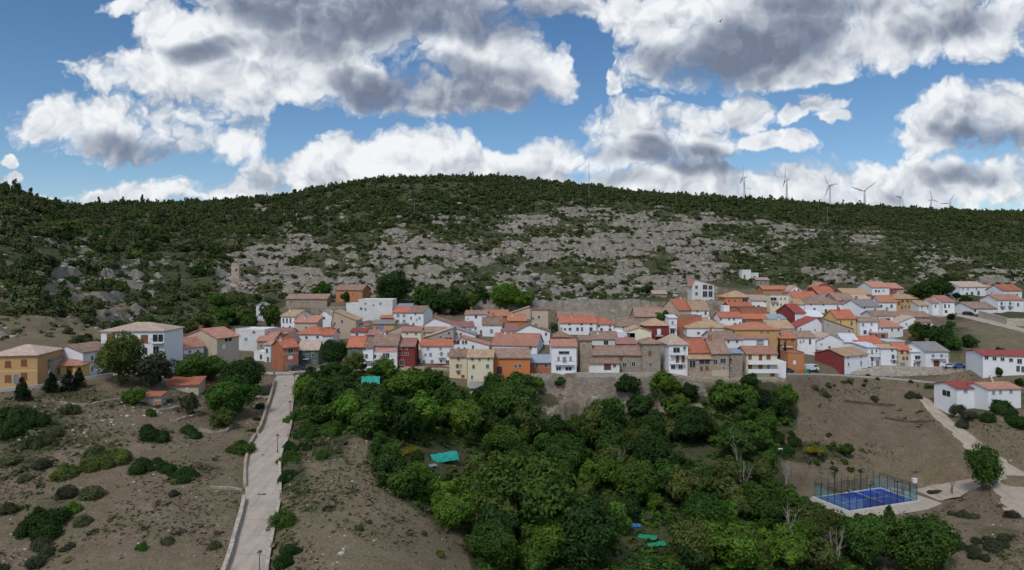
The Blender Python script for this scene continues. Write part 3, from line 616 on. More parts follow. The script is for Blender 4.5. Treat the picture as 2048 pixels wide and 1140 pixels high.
    H('broad white gable house with short red roof on its left',1595,1650,670,654,636,'f','w','rd',[(1601,658,3,4,'s'),(1630,660,3,3,'s')],ap=.7,D=9,ch=0)
    H('large orange house with terracotta hip roof left of the cypresses',1470,1562,696,660,645,'h','oc','to',[(1523,664,5,3,'d'),(1536,664,5,3,'d'),(1563,667,4,6,'d')],D=12,ch=0)
    H('orange brown house with brown balconies right of the cypresses',1558,1593,704,677,662,'s','og','to',[(1571,683,4,5,'b'),(1563,690,4,5,'d'),(1585,680,4,4,'b'),(1574,693,20,4,'bal')],D=7,ch=0)
    H('white house with brown roof and climbing plants above the orange wall',1594,1631,707,675,663,'g','w','br',[(1601,683,3,5,'s'),(1607,682,3,5,'s'),(1620,683,4,10,'d')],ch=0)
    H('white house with long grey brown roof and two chimneys',1425,1486,698,679,663,'g','w','br',[(1439,682,4,4,'d'),(1457,683,4,4,'d'),(1474,683,4,4,'d')],ch=2)
    H('white house with plain mauve roof beside the large orange house',1485,1536,697,677,662,'g','w','mv',[(1520,682,14,4,'s'),(1520,688,14,3,'s')],D=9,ch=0)
    D_='front row above the retaining wall'
    H('white three storey house with pale hip roof and stacked balconies',1338,1376,745,690,668,'h','w','pl',[(1353,700,13,9,'d'),(1369,696,5,5,'d'),(1355,718,6,12,'b'),(1366,718,5,12,'b'),(1346,734,8,7,'d'),(1361,734,8,7,'d'),(1354,708,30,4,'bal'),(1354,726,30,4,'bal'),(.4,697,5,7,'s','L'),(.4,714,4,6,'s','L')],yaw=4,D=11,grp=D_,ch=0)
    H('house with steep bright red roof beside the stacked balconies',1376,1417,742,705,678,'g','b','or',[],grp=D_,D=10,ch=0)
    H('stone fronted lean-to with tan roof and dark loggias under the bright red roof',1378,1424,757,718,706,'s','s','tn',[(1385,728,12,14,'d'),(1409,723,22,9,'d'),(1403,737,5,7,'b'),(1414,736,6,7,'b')],grp=D_,D=4,ch=0)
    H('rough pinkish stone house with long brown roof and patched plaster',1424,1458,758,707,677,'g','s','br',[(1431,723,8,9,'gl'),(1446,721,11,9,'gl'),(1438,708,3,3,'d'),(1447,735,4,5,'d')],grp=D_,D=12,ch=1,band=[(740,752,'b')])
    H('narrow dark stone house with small blue grey roof',1459,1485,752,707,700,'s','s2','bl',[(1462,719,5,6,'d'),(1463,736,4,6,'d')],grp=D_,D=6,ch=0)
    H('cream three storey house with salmon roof, brown doors and long terraces',1493,1554,760,708,694,'g','pc','sa',[(1500,714,6,7,'b'),(1521,716,6,12,'b'),(1537,714,7,7,'b'),(1500,734,7,12,'b'),(1521,734,7,13,'b'),(1537,734,5,12,'s'),(1545,749,8,6,'b'),(1525,727,60,6,'bal'),(1525,744,62,6,'bal')],grp=D_,D=9,ch=0)
    H('white terrace block joined to the right of the cream three storey house',1555,1572,758,727,727,'n','w','wall',[],grp=D_,D=6)
    H('plain orange wall block with one pale doorway right of the cypresses',1576,1608,737,707,707,'n','og','to',[(1589,725,5,8,'W')],grp=D_,D=6)
    H('white house with tan hip roof and long dark red side wall',1689,1736,742,711,697,'g','w','tn',[(1696,715,3,3,'d'),(1722,713,3,4,'d'),(1697,728,4,6,'d'),(1722,726,4,9,'d')],side='dr',yaw=28,D=11,grp=D_,ch=0)
    H('white house with low gable over the long dark red side wall',1633,1688,702,682,669,'f','w','pl',[(1637,676,2,4,'s'),(1645,676,2,4,'s'),(1659,695,4,6,'d'),(1643,688,3,3,'s')],D=9,ch=0)
    H('white house with whitish sheet roof right of the low gable',1688,1718,706,684,668,'g','w','wh',[(1708,690,2,4,'s'),(1713,690,2,4,'s')],D=9,ch=0)
    H('grey olive gable house falling to the right below the red roof',1648,1706,676,658,638,'f','g','br',[(1656,650,3,2,'d'),(1698,662,3,5,'d')],ap=0,D=8,ch=0)
    H('yellow fronted house with bright orange red roof and white chimney',1674,1712,676,637,619,'g','y','or',[(1681,643,3,5,'d'),(1703,646,4,9,'d')],yaw=6,D=9,ch=1)
    H('bare white gable wall right of the yellow front',1708,1720,674,636,632,'s','w','br',[],D=6,ch=0)
    H('white house with grey brown roof right of the yellow fronted house',1720,1756,678,643,635,'g','w','br',[(1726,649,5,5,'s'),(1743,648,4,5,'s'),(1730,664,6,7,'d'),(1741,661,4,6,'s')],ch=0)
    H('white house with large pinkish hip roof above the wooden canopy',1758,1806,676,655,637,'h','w','sa',[(1764,657,4,7,'s'),(1784,659,3,5,'d'),(1797,659,3,5,'d')],D=12,ch=0)
    H('white house with grey roof and long white gable at the village middle',1722,1760,640,613,600,'g','w','gy',[(1729,597+18,4,4,'d'),(1750,619,5,4,'d')],yaw=16,D=11,ch=0)
    H('white house with terracotta roof left of the tall ochre house',1757,1793,626,604,592,'g','w','to',[(1762,612,5,5,'d'),(1783,612,4,6,'d'),(1774,617,5,5,'s')],yaw=-6,D=8,ch=0)
    H('tall ochre three storey house with tan roof and brown balconies',1790,1836,625,598,587,'h','oc','tn',[(1805,602,5,4,'b'),(1815,602,5,4,'b'),(1826,604,5,7,'b'),(1798,606,5,6,'b'),(1811,613,4,4,'d'),(1818,613,4,4,'d'),(1805,613,3,4,'d'),(1826,614,5,7,'b'),(1804,614,4,6,'b')],yaw=4,D=11)
    H('white house with tan roof right of the tall ochre house',1838,1865,628,611,602,'g','w','tn',[(1844,615,3,5,'s'),(1855,615,3,5,'s')],ch=0)
    H('white house with salmon roof next to the tan roofed white house',1865,1886,629,606,598,'g','w','sa',[(1871,612,3,5,'d'),(1879,622,4,5,'d')],ch=0)
    H('white house with dark windows at the right end of the upper row',1886,1909,630,604,592,'g','w','sa',[(1890,612,4,7,'d'),(1898,612,3,6,'d'),(1892,623,5,5,'d')],ch=0)
    H('white cubic block with awning on top of the upper row',1888,1910,600,584,582,'n','w','wall',[(1896,591,8,4,'d')],D=6)
    H('white front house with pinkish roof at the village top edge',1744,1779,592,575,564,'g','w','sa',[(1752,582,4,4,'d'),(1758,582,3,4,'d'),(1767,581,3,3,'s')],ch=0)
    H('dark red house with salmon roof and white arched windows at the top edge',1779,1806,592,577,567,'g','r','sa',[(1784,582,5,4,'gl'),(1796,581,5,5,'gl')],ch=0)
    H('low house with tan and terracotta roofs left of the village top edge',1690,1742,604,589,578,'g','oc','tn',ch=0)
    H('small white house with low tan roof beneath the top edge houses',1712,1742,612,600,591,'g','w','pl',ch=0,wins=[])
    H('long low house with brown roof beneath the tall ochre house',1775,1862,648,634,624,'g','s','br',ch=0)
    H('white gabled house with thin dark verge left of the dark trees',1794,1838,660,647,633,'f','w','pl',[(1813,648,3,4,'s'),(1822,654,4,4,'d')],ap=.75,D=8,ch=0)
    H('low white house at the edge of the dark trees',1838,1866,660,645,640,'s','w','mv',[(1847,651,4,4,'d')],D=5,ch=0)
    H('pale stone terrace building with white parapet and small windows',1769,1810,704,684,684,'n','s','wh',[(1785,691,3,3,'d'),(1799,690,4,5,'d')],D=7)
    H('dark timber canopy with pale flat roof between white houses',1744,1776,682,666,665,'n','bk','wh',[(1752,672,6,8,'d'),(1766,672,8,8,'d')],D=5,name='canopy',cat='canopy')
    H('brown stone house with orange red roof above the flower balcony house',1712,1766,710,687,673,'g','s2','or',ch=0)
    H('white house with blue grey garage and iron balcony by the retaining wall',1735,1762,734,695,690,'s','w','wh',[(1744,703,3,8,'d'),(1753,701,3,5,'d'),(1744,717,4,10,'d'),(1755,727,7,11,'G'),(1744,728,3,6,'d'),(1750,712,22,4,'bal')],yaw=8,D=8,grp=D_,ch=0)
    H('white house with tan roof, iron balcony and dark red plinth by the retaining wall',1762,1796,735,697,690,'g','w','tn',[(1784,700,4,5,'d'),(1786,714,5,10,'d'),(1788,723,4,5,'d'),(1786,718,12,4,'bal')],D=8,grp=D_,band=[(731,735,'dr')],ch=0)
    H('narrow beige stone house with orange roof and four brown windows',1797,1822,735,700,688,'g','b','or',[(1804,704,5,6,'b'),(1816,704,5,6,'b'),(1807,716,4,5,'b'),(1814,716,4,5,'b'),(1805,729,10,8,'G')],D=9,grp=D_,ch=0)
    H('white house with wide dark grey roof and brown garage door',1851,1897,736,703,685,'g','w','gy',[(1866,711,5,5,'s'),(1883,711,5,5,'s'),(1873,727,12,12,'B'),(1889,727,5,6,'d'),(1876,716,30,4,'bal')],yaw=4,D=13,grp=D_,low=-1.0)
    H('white house with upper balcony and grey garage left of the brown garage door',1822,1850,736,704,690,'s','w','wh',[(1835,715,10,8,'gl'),(1838,729,10,10,'G'),(1829,729,4,6,'d'),(1836,719,18,4,'bal')],D=8,grp=D_,ch=0)
    E='white houses on the upper right terrace'
    H('long white house with pale roof at the top of the upper right terrace',1920,1974,592,574,564,'g','w','pl',[(1926,578,3,4,'s'),(1936,578,3,4,'s'),(1953,578,3,4,'s'),(1944,587,5,7,'d'),(1957,586,5,8,'d'),(1934,587,4,4,'d')],grp=E,yaw=6)
    H('small white house between two larger ones on the upper right terrace',1973,1992,592,577,570,'g','w','sa',[(1981,581,3,4,'s'),(1984,587,4,5,'d')],grp=E,ch=0)
    H('white house with orange roof and bare left gable on the upper right terrace',2006,2044,605,581,570,'g','w','or',[(2016,588,3,3,'s'),(2034,590,4,4,'d')],grp=E,yaw=10,D=10)
    H('white house with salmon roof and four dark windows on the upper right terrace',1996,2048,625,600,590,'g','w','sa',[(2003,607,4,6,'d'),(2020,607,4,6,'d'),(2036,609,4,6,'d'),(2005,617,4,4,'d'),(2020,617,4,4,'d'),(2004,611,10,4,'bal'),(2020,611,10,4,'bal')],grp=E)
    H('low white house with brown roof facing the parked black car',1946,1995,627,617,605,'g','w','br',[(1950,621,5,5,'d'),(1960,624,4,4,'d')],grp=E,yaw=8,ch=0)
    H('long white house with red roof, dark windows and sloping plinth at right',1966,2064,752,712,702,'g','w','rd',[(1973,715,7,6,'d'),(1989,717,7,6,'d'),(2005,718,7,6,'d'),(2022,720,7,6,'d'),(2039,722,8,9,'d'),(2036,737,6,11,'d'),(2046,738,6,11,'d')],yaw=-10,D=11,grp='white buildings at lower right',ch=0)
    H('white building with red roof and left balcony beside the dirt track',1914,1976,814,777,764,'g','w','rd',[(1931,782,8,6,'s'),(1953,781,6,6,'s'),(1968,780,6,6,'s'),(.45,786,22,11,'l','L')],yaw=6,D=9,grp='white buildings at lower right',ch=0)
    H('white building with salmon roof joined to the right of the red roofed one',1976,2042,816,778,766,'g','w','sa',[(1987,785,6,6,'s'),(2001,784,6,6,'s'),(2022,783,7,6,'s')],yaw=6,D=9,grp='white buildings at lower right',ch=0)
    H('ruined white house alone on the slope above the village',1484,1502,557,541,540,'n','w2','wall',[(1489,553,3,6,'d')],D=5,grp='small buildings on the slope')
    H('lower half ruined white wing beside the white ruin on the slope',1502,1517,556,547,547,'n','w2','wall',[],D=5,grp='small buildings on the slope')
    H('ruined stone house with pale roof below the white ruin',1513,1538,572,560,556,'g','s2','pl',[(1531,564,3,4,'d'),(1522,565,3,4,'d')],grp='small buildings on the slope',ch=0)
    H('house with tan roof between the large orange house and the dark red side wall',1541,1588,670,657,641,'g','w2','tn')
    H('low white house with blue grey roof above the tan roofed one',1536,1572,648,638,629,'s','w','bl',wins=[],ch=0)
    H('small white house with tan roof left of the wide brown hip roof',1580,1608,626,609,599,'g','w','tn',ch=0)
    H('white house with dark carport opening and brown roof left of the pinkish hip roof',1747,1787,654,632,622,'g','w','br',[(1772,640,16,7,'d'),(1755,638,3,5,'d')],ch=0)
    H('roofless grey stone ruin on the terrace below the old barn',622,690,629,617,617,'n','s2','gy',[(640,622,4,4,'d'),(668,621,4,4,'d')],D=4,ch=0,name='stone_ruin',cat='ruin')
    H('low terrace house with brown roof left of the tall loggia house path',1336,1356,652,641,633,'g','s','br',wins=[],ch=0)
    H('white house with brown roof tucked between the orange hip roof and the brown hip roof',1500,1532,664,655,646,'g','w','br',wins=[],ch=0)
    H('white house with tan roof above the tall ochre house',1812,1845,604,592,582,'g','w','tn',ch=0)
    H('white house with mauve roof at the left of the tall ochre house terrace',1700,1735,624,610,600,'g','w','mv')
    S='sheds and huts in the gardens'
    H('long beige garden shed with bright orange roof on the dry field',333,397,784,771,755,'s','b','or',[(374,777,4,4,'W')],yaw=10,D=6,grp=S,name='garden_shed',cat='shed',ch=0)
    H('tiny brick and plaster hut with red roof and grey door on the dry field',288,322,811,793,787,'s','g','or',[(304,803,8,15,'G')],yaw=8,D=3,grp=S,name='garden_hut',cat='hut',ch=0,band=[(803,811,'bk')])
    H('roofless brick hut with rubble on top below the white and red house',806,850,763,748,735,'s','bk','br',[],grp=S,name='brick_hut',cat='hut',ch=0)
    H('small grey sheet roofed shed below the pale cream house',940,966,792,777,765,'s','g','gy',[],grp=S,name='garden_shed',cat='shed',ch=0)
    M='old stone hermitage buildings'
    H('long stone chapel building with old brown roof above the cliff wall',1186,1288,744,710,693,'g','s2','br',[(1242,716,5,6,'b'),(1249,729,7,8,'gl'),(1267,728,7,8,'gl')],D=8,grp=M,name='stone_building',cat='stone building',ch=0)
    H('white porch with reddish tile roof in front of the stone chapel building',1179,1239,744,727,715,'s','w2','br',[(1215,734,14,12,'D'),(1229,731,6,5,'d')],grp=M,name='porch',cat='porch',D=4,ch=0,Y=193.3)
    H('square stone tower with pyramid roof right of the stone chapel building',1285,1321,744,688,675,'h','s2','br',[(1300,706,5,7,'b'),(1301,729,5,8,'gl')],D=8,grp=M,name='stone_tower',cat='tower',ch=0)
    H('rough stone block left of the white porch',1160,1184,742,681,672,'s','s','br',[(1168,690,3,3,'d')],D=7,grp=M,name='stone_building',cat='stone building',ch=0)
    H('low house with pinkish red roof behind the stone chapel building',1234,1272,700,688,677,'g','dr','mv',ch=1,wins=[])
# ------------------------------------------------------------------ levelled strips (roads, terraces, the court pad)
def strip2(name,pts,hw,blend=3.0,zoff=0):
    P=[]
    for i,p in enumerate(pts):
        Y=p[2] if len(p)>2 else hitb(p[0],p[1]); c=W(p[0],p[1],Y); h=hw[i] if hasattr(hw,'__len__') else hw
        P.append((c.x,c.y,c.z+zoff,h))
    P=np.array(P); n=len(P); out=[]
    for i in range(n-1):
        p0,p1,p2,p3=P[max(i-1,0)],P[i],P[i+1],P[min(i+2,n-1)]; m=max(2,int(np.hypot(*(p2-p1)[:2])/1.5))
        for k in range(m):
            t=k/m; out.append(list(p1+.5*t*(p2-p0+t*(2*p0-5*p1+4*p2-p3+t*(3*(p1-p2)+p3-p0)))))
    out.append(list(P[-1])); S=dict(name=name,pts=out,blend=blend); STRIPS.append(S); return S
RAMP=strip('concrete_ramp',[(405,512,1250),(457,527,1140),(478,539,1068),(495,554,997),(496,554,942),(499,556,915),(507,568,886),(526,577,856),(537,580,821),(546,584,793),(553,588,765),(556,596,750)],2.2)
S_left=strip2('village_street',[(-160,796),(-60,785),(60,773),(120,763),(200,751),(300,744),(420,743),(520,746),(590,746)],2.4)
S_mid=strip2('village_street',[(575,744),(640,739),(700,738),(800,737),(895,738)],2.2)
S_cliff=strip2('village_terrace',[(1150,747,192.4),(1240,747,192.4),(1330,747,192.4),(1400,757,192),(1490,758,192.5),(1560,757,194)],2.3,1.6)
S_road=strip2('asphalt_road',[(1560,747),(1620,747),(1690,750),(1797,757),(1890,766),(1960,772),(2060,786),(2200,800)],2.3)
S_terr=strip2('village_terrace',[(1740,735,225.6),(1800,732,225.6),(1880,732,225.6),(1962,732,225.6)],3.3,1.2)
S_base=strip2('verge',[(1900,815),(1975,817),(2055,818)],4.2,2.0)
S_verge=strip2('verge',[(1700,750,219.6),(1767,756,219.6),(1860,763,219.4),(1985,768,219.4)],1.5,1.0)
S_track=strip2('dirt_track',[(1838,793),(1850,800),(1868,820),(1890,840),(1925,868),(1965,905),(2003,942),(2050,985),(2110,1040)],[1.3,1.5,1.8,2.0,2.4,3.2,5.0,6.5,6.5])
S_br=strip2('dirt_track',[(2010,948),(1960,962,166.2),(1905,976,167.5),(1850,989,166.3)],[3.4,3.4,4.6,4.6])
ca,sa=math.cos(R(20.2)),math.sin(R(20.2)); COURT=(81.9,162.2,7.4)
def cpt(a,b,z=7.32): return [COURT[0]+a*ca-b*sa,COURT[1]+a*sa+b*ca,z]
S_pad=dict(name='court_pad',pts=[cpt(-13.2,-1.2)+[7.2],cpt(-8,-1.5)+[8.8],cpt(8,-1.5)+[8.8],cpt(14.5,-1.2)+[7.0]],blend=3.5); STRIPS.append(S_pad)
S_up=strip2('upper_dirt_road',[(1868,633),(1912,630),(1950,636),(2000,648),(2080,668)],[2.2,3.0,3.4,3.2,3.2])
S_up2=strip2('upper_dirt_road',[(1906,612),(1915,622),(1930,632)],[1.6,1.8,2])
# ------------------------------------------------------------------ the land itself, one sheet to the horizon
def build_land():
    pxs=np.concatenate([np.linspace(-1500,-100,40,endpoint=False),np.arange(-100,2150,3.0),np.linspace(2150,3600,40)])
    Ys=np.concatenate([np.arange(40,80,1.6),np.arange(80,250,.5),np.arange(250,900,1.6),np.geomspace(900,8000,60)])
    PX,YY=np.meshgrid(pxs,Ys); XX=(PX-CX)/F*YY
    Z=gz(XX.ravel(),YY.ravel()).reshape(XX.shape)
    nr,nc=XX.shape
    V=np.stack([XX,YY,Z],-1).reshape(-1,3)
    # outer skirt: nearer rows behind the eye and a far rim
    i=np.arange(nr-1)[:,None]*nc+np.arange(nc-1)[None,:]
    Fq=np.stack([i,i+1,i+nc+1,i+nc],-1).reshape(-1,4)
    me=mesh('ground',V,Fq,[groundmat()],smoothf=True)
    py=HY+(CZ-Z)/YY*F
    b0=base_row(PX.ravel(),YY.ravel()).reshape(PX.shape); r=rockmask(PX,b0); h_,w_=strata(XX.ravel(),YY.ravel(),(CZ+(HY-b0)/F*YY+(fbm(XX/22.,YY/22.,5)-.5)*(1+4.5*smooth(300,480,YY))).ravel()); fr_=np.abs(w_-np.floor(w_)-.5).reshape(PX.shape)
    r=np.where(YY>200,r*(.50+.95*smooth(.36,.12,fr_)),r)
    at=me.attributes.new('rock','FLOAT','POINT'); at.data.foreach_set('value',np.clip(r,0,1.5).ravel().astype(np.float32))
    # green undergrowth
    gr=smooth(235,300,YY)*.62+.38*smooth(0,40,VT(PX,FLX,FLY)-base_row(PX.ravel(),YY.ravel()).reshape(PX.shape))*smooth(235,300,YY)
    holl=inpoly(PX,py,HOLLOW,18); gr=np.maximum(gr,holl*.95)
    vl=smooth(0,14,py-VT(PX,VTX,VTY))*smooth(196,204,YY)*(PX<1900)*(PX>460); gr=gr*(1-.75*vl); gr=np.maximum(gr,blob(PX,py,GREEN)*(1-vl))
    at=me.attributes.new('green','FLOAT','POINT'); at.data.foreach_set('value',np.clip(gr,0,1).ravel().astype(np.float32))
    bare=np.maximum(blob(PX,py,BARE),vl*.55)
    at=me.attributes.new('bare','FLOAT','POINT'); at.data.foreach_set('value',np.clip(bare,0,1.3).ravel().astype(np.float32))
    o=link('ground',me); o['kind']='structure'
    # far plain and the ground under and behind the eye
    m=MB(); m.add([(-30000,-3000,-4),(30000,-3000,-4),(30000,60000,-4),(-30000,60000,-4)],[(0,1,2,3)])
    o=link('outer_ground',m.me('outer_ground',[groundmat()])); o['kind']='structure'
HOLLOW=[(590,760),(640,748),(740,745),(800,755),(890,770),(960,795),(1010,785),(1060,765),(1100,800),(1140,835),(1230,830),(1290,800),(1350,775),(1480,785),(1530,765),(1585,800),(1585,850),(1545,880),(1555,940),(1580,1030),(1650,1085),(1740,1100),(1760,1160),(960,1160),(930,1060),(850,1020),(780,975),(742,915),(750,868),(650,862),(600,820)]
GREEN=[(820,620,260,25,.8),(640,860,60,60,.8),(590,950,30,60,.7),(300,800,200,22,.45),(60,860,90,60,.75),(1620,905,70,18,.9),(460,620,90,50,.8),(300,640,120,30,.6),(1700,775,150,14,.45),(1950,820,80,30,.5),(1990,1080,90,60,.35),(120,790,100,15,.5),(60,920,60,40,.4),(1880,680,70,40,.7),(2010,800,60,40,.5),(860,1050,60,50,.3),(170,880,120,30,.4),(100,1000,90,40,.35),(400,940,60,25,.4),(300,1060,120,40,.3),(650,1010,90,40,.35),(560,1060,30,60,.4),(1850,800,60,14,.4),(1750,900,60,20,.3),(700,920,80,50,.25)]
BARE=[(1760,860,130,60,.8),(1700,830,90,40,.8),(1960,1030,90,50,.8),(260,960,180,90,.35),(380,1080,110,60,.5),(850,1090,90,50,.3),(1620,780,70,35,.9),(1640,960,60,30,.6),(1330,1060,70,30,.5),(1250,1110,60,25,.7),(1160,800,90,50,1.0),(1290,800,60,30,.8)]
def inpoly(x,y,poly,soft=0):
    x=np.asarray(x,float); y=np.asarray(y,float); ins=np.zeros(x.shape,bool); dm=np.full(x.shape,1e9)
    n=len(poly)
    for i in range(n):
        x1,y1=poly[i]; x2,y2=poly[(i+1)%n]
        c=((y1>y)!=(y2>y)); ins^=c&(x<(x2-x1)*(y-y1)/((y2-y1) or 1e-9)+x1)
        if soft:
            L=(x2-x1)**2+(y2-y1)**2; t=np.clip(((x-x1)*(x2-x1)+(y-y1)*(y2-y1))/L,0,1); dm=np.minimum(dm,np.hypot(x-x1-t*(x2-x1),y-y1-t*(y2-y1)))
    if soft: return np.where(ins,1,np.clip(1-dm/soft,0,1))
    return ins
def groundmat():
    if 'ground' in _M: return _M['ground']
    m,t,b,o=nt('dry_hillside'); g=nd(t,'ShaderNodeNewGeometry'); v=g.outputs['Position']
    def at(n): a=nd(t,'ShaderNodeAttribute'); a.attribute_name=n; return a.outputs['Fac']
    nL=noise(t,v,.05,5,.6); nM=noise(t,v,.33,5,.65); nS=noise(t,v,2.6,4,.7); nG=noise(t,v,.12,6,.7); nF=noise(t,v,9,3,.75)
    soil=ramp(t,math_(t,'ADD',math_(t,'MULTIPLY',nM,.5),math_(t,'MULTIPLY',nS,.5)),[(.3,(.10,.074,.050)),(.45,(.165,.126,.088)),(.58,(.23,.185,.134)),(.72,(.31,.27,.215))])
    red=ramp(t,math_(t,'ADD',math_(t,'MULTIPLY',nM,.5),math_(t,'MULTIPLY',nS,.5)),[(.3,(.085,.06,.045)),(.5,(.15,.11,.085)),(.7,(.22,.175,.14))])
    soil=mixc(t,math_(t,'MULTIPLY',at('bare'),.9,clamp=True),soil,red)
    grass=ramp(t,math_(t,'ADD',math_(t,'MULTIPLY',nS,.6),math_(t,'MULTIPLY',nM,.4)),[(.32,(.034,.042,.019)),(.5,(.066,.074,.037)),(.68,(.125,.12,.068))])
    dgrass=ramp(t,nS,[(.35,(.10,.092,.052)),(.65,(.205,.18,.115))])
    # dry grass patches on the fields
    f1=ramp(t,math_(t,'ADD',math_(t,'MULTIPLY',nG,.75),math_(t,'MULTIPLY',nS,.25)),[(.42,g3(0)),(.55,g3(.85))])
    f1=math_(t,'MULTIPLY',f1,math_(t,'SUBTRACT',1.0,math_(t,'MULTIPLY',at('bare'),.75,clamp=True),clamp=True))
    c=mixc(t,f1,soil,dgrass)
    fg=math_(t,'SUBTRACT',math_(t,'ADD',at('green'),math_(t,'MULTIPLY',nG,.9)),.72)
    fg=ramp(t,fg,[(.0,g3(0)),(.25,g3(1))])
    c=mixc(t,fg,c,grass)
    c=mixc(t,ramp(t,nF,[(.40,g3(.42)),(.55,g3(0))]),c,mixc(t,1.0,c,(.45,.42,.38),'MULTIPLY'))
    c=mixc(t,ramp(t,nF,[(.58,g3(0)),(.70,g3(.5))]),c,(.30,.27,.21))
    # bare limestone
    mp=nd(t,'ShaderNodeMapping'); mp.inputs['Scale'].default_value=(.5,.5,1.6); t.links.new(v,mp.inputs[0])
    vo=nd(t,'ShaderNodeTexVoronoi'); vo.feature='DISTANCE_TO_EDGE'; vo.inputs['Scale'].default_value=.55
    wv=nd(t,'ShaderNodeVectorMath'); wv.operation='MULTIPLY_ADD'
    nz=nd(t,'ShaderNodeTexNoise'); nz.inputs['Scale'].default_value=.5; nz.inputs['Detail'].default_value=4; t.links.new(v,nz.inputs['Vector'])
    t.links.new(nz.outputs[1],wv.inputs[0]); wv.inputs[1].default_value=(5,5,4); t.links.new(mp.outputs[0],wv.inputs[2])
    t.links.new(wv.outputs[0],vo.inputs['Vector'])
    crack=ramp(t,vo.outputs['Distance'],[(.0,g3(1)),(.12,g3(0))])
    rc=ramp(t,math_(t,'ADD',math_(t,'MULTIPLY',nM,.55),math_(t,'MULTIPLY',nS,.45)),[(.3,(.13,.12,.105)),(.46,(.20,.18,.155)),(.6,(.31,.285,.25)),(.75,(.45,.42,.375))])
    rc=mixc(t,math_(t,'MULTIPLY',crack,.55),rc,(.12,.105,.085))
    rk=math_(t,'ADD',math_(t,'MULTIPLY',at('rock'),.56),math_(t,'MULTIPLY',math_(t,'SUBTRACT',math_(t,'ADD',math_(t,'MULTIPLY',nG,.6),math_(t,'MULTIPLY',nM,.4)),.5),2.6))
    rc=mixc(t,math_(t,'MULTIPLY',at('bare'),.7,clamp=True),rc,mixc(t,1.0,rc,(1.0,.87,.76),'MULTIPLY'))
    sp=nd(t,'ShaderNodeSeparateXYZ'); t.links.new(g.outputs['Normal'],sp.inputs[0])
    rk=math_(t,'ADD',rk,math_(t,'MULTIPLY',math_(t,'SUBTRACT',.86,sp.outputs[2]),.8))
    fr=ramp(t,rk,[(.40,g3(0)),(.54,g3(1))])
    fr=math_(t,'MULTIPLY',fr,math_(t,'GREATER_THAN',at('rock'),.02))
    c=mixc(t,fr,c,rc)
    t.links.new(c,b.inputs['Base Color']); b.inputs['Roughness'].default_value=.97; b.inputs['Specular IOR Level'].default_value=.05
    bn=nd(t,'ShaderNodeBump'); bn.inputs['Strength'].default_value=.7; bn.inputs['Distance'].default_value=.25
    t.links.new(math_(t,'ADD',nS,math_(t,'MULTIPLY',nM,1.2)),bn.inputs['Height']); t.links.new(bn.outputs[0],b.inputs['Normal'])
    _M['ground']=m; return m
def dirtmat(name,lo,hi):
    m,t,b,o=nt(name); v=nd(t,'ShaderNodeNewGeometry').outputs['Position']
    a=noise(t,v,.5,5,.6); s=noise(t,v,5,3,.7); mp=nd(t,'ShaderNodeMapping')
    mp.inputs['Scale'].default_value=(1.6,.12,1); t.links.new(v,mp.inputs[0]); st=noise(t,mp.outputs[0],.8,4,.6)
    c=ramp(t,math_(t,'ADD',math_(t,'MULTIPLY',a,.6),math_(t,'MULTIPLY',s,.4)),[(.3,lo),(.7,hi)])
    c=mixc(t,ramp(t,st,[(.45,g3(0)),(.68,g3(.55))]),c,[x*.72 for x in lo])
    if name=='worn_concrete':
        sx=nd(t,'ShaderNodeSeparateXYZ'); t.links.new(v,sx.inputs[0]); jj=math_(t,'LESS_THAN',math_(t,'FRACT',math_(t,'DIVIDE',sx.outputs[1],4.6)),.035); c=mixc(t,math_(t,'MULTIPLY',jj,.35),c,[x*.5 for x in lo])
    t.links.new(c,b.inputs['Base Color']); b.inputs['Roughness'].default_value=.95; b.inputs['Specular IOR Level'].default_value=.08
    bn=nd(t,'ShaderNodeBump'); bn.inputs['Strength'].default_value=.3; bn.inputs['Distance'].default_value=.1; t.links.new(s,bn.inputs['Height']); t.links.new(bn.outputs[0],b.inputs['Normal'])
    return m
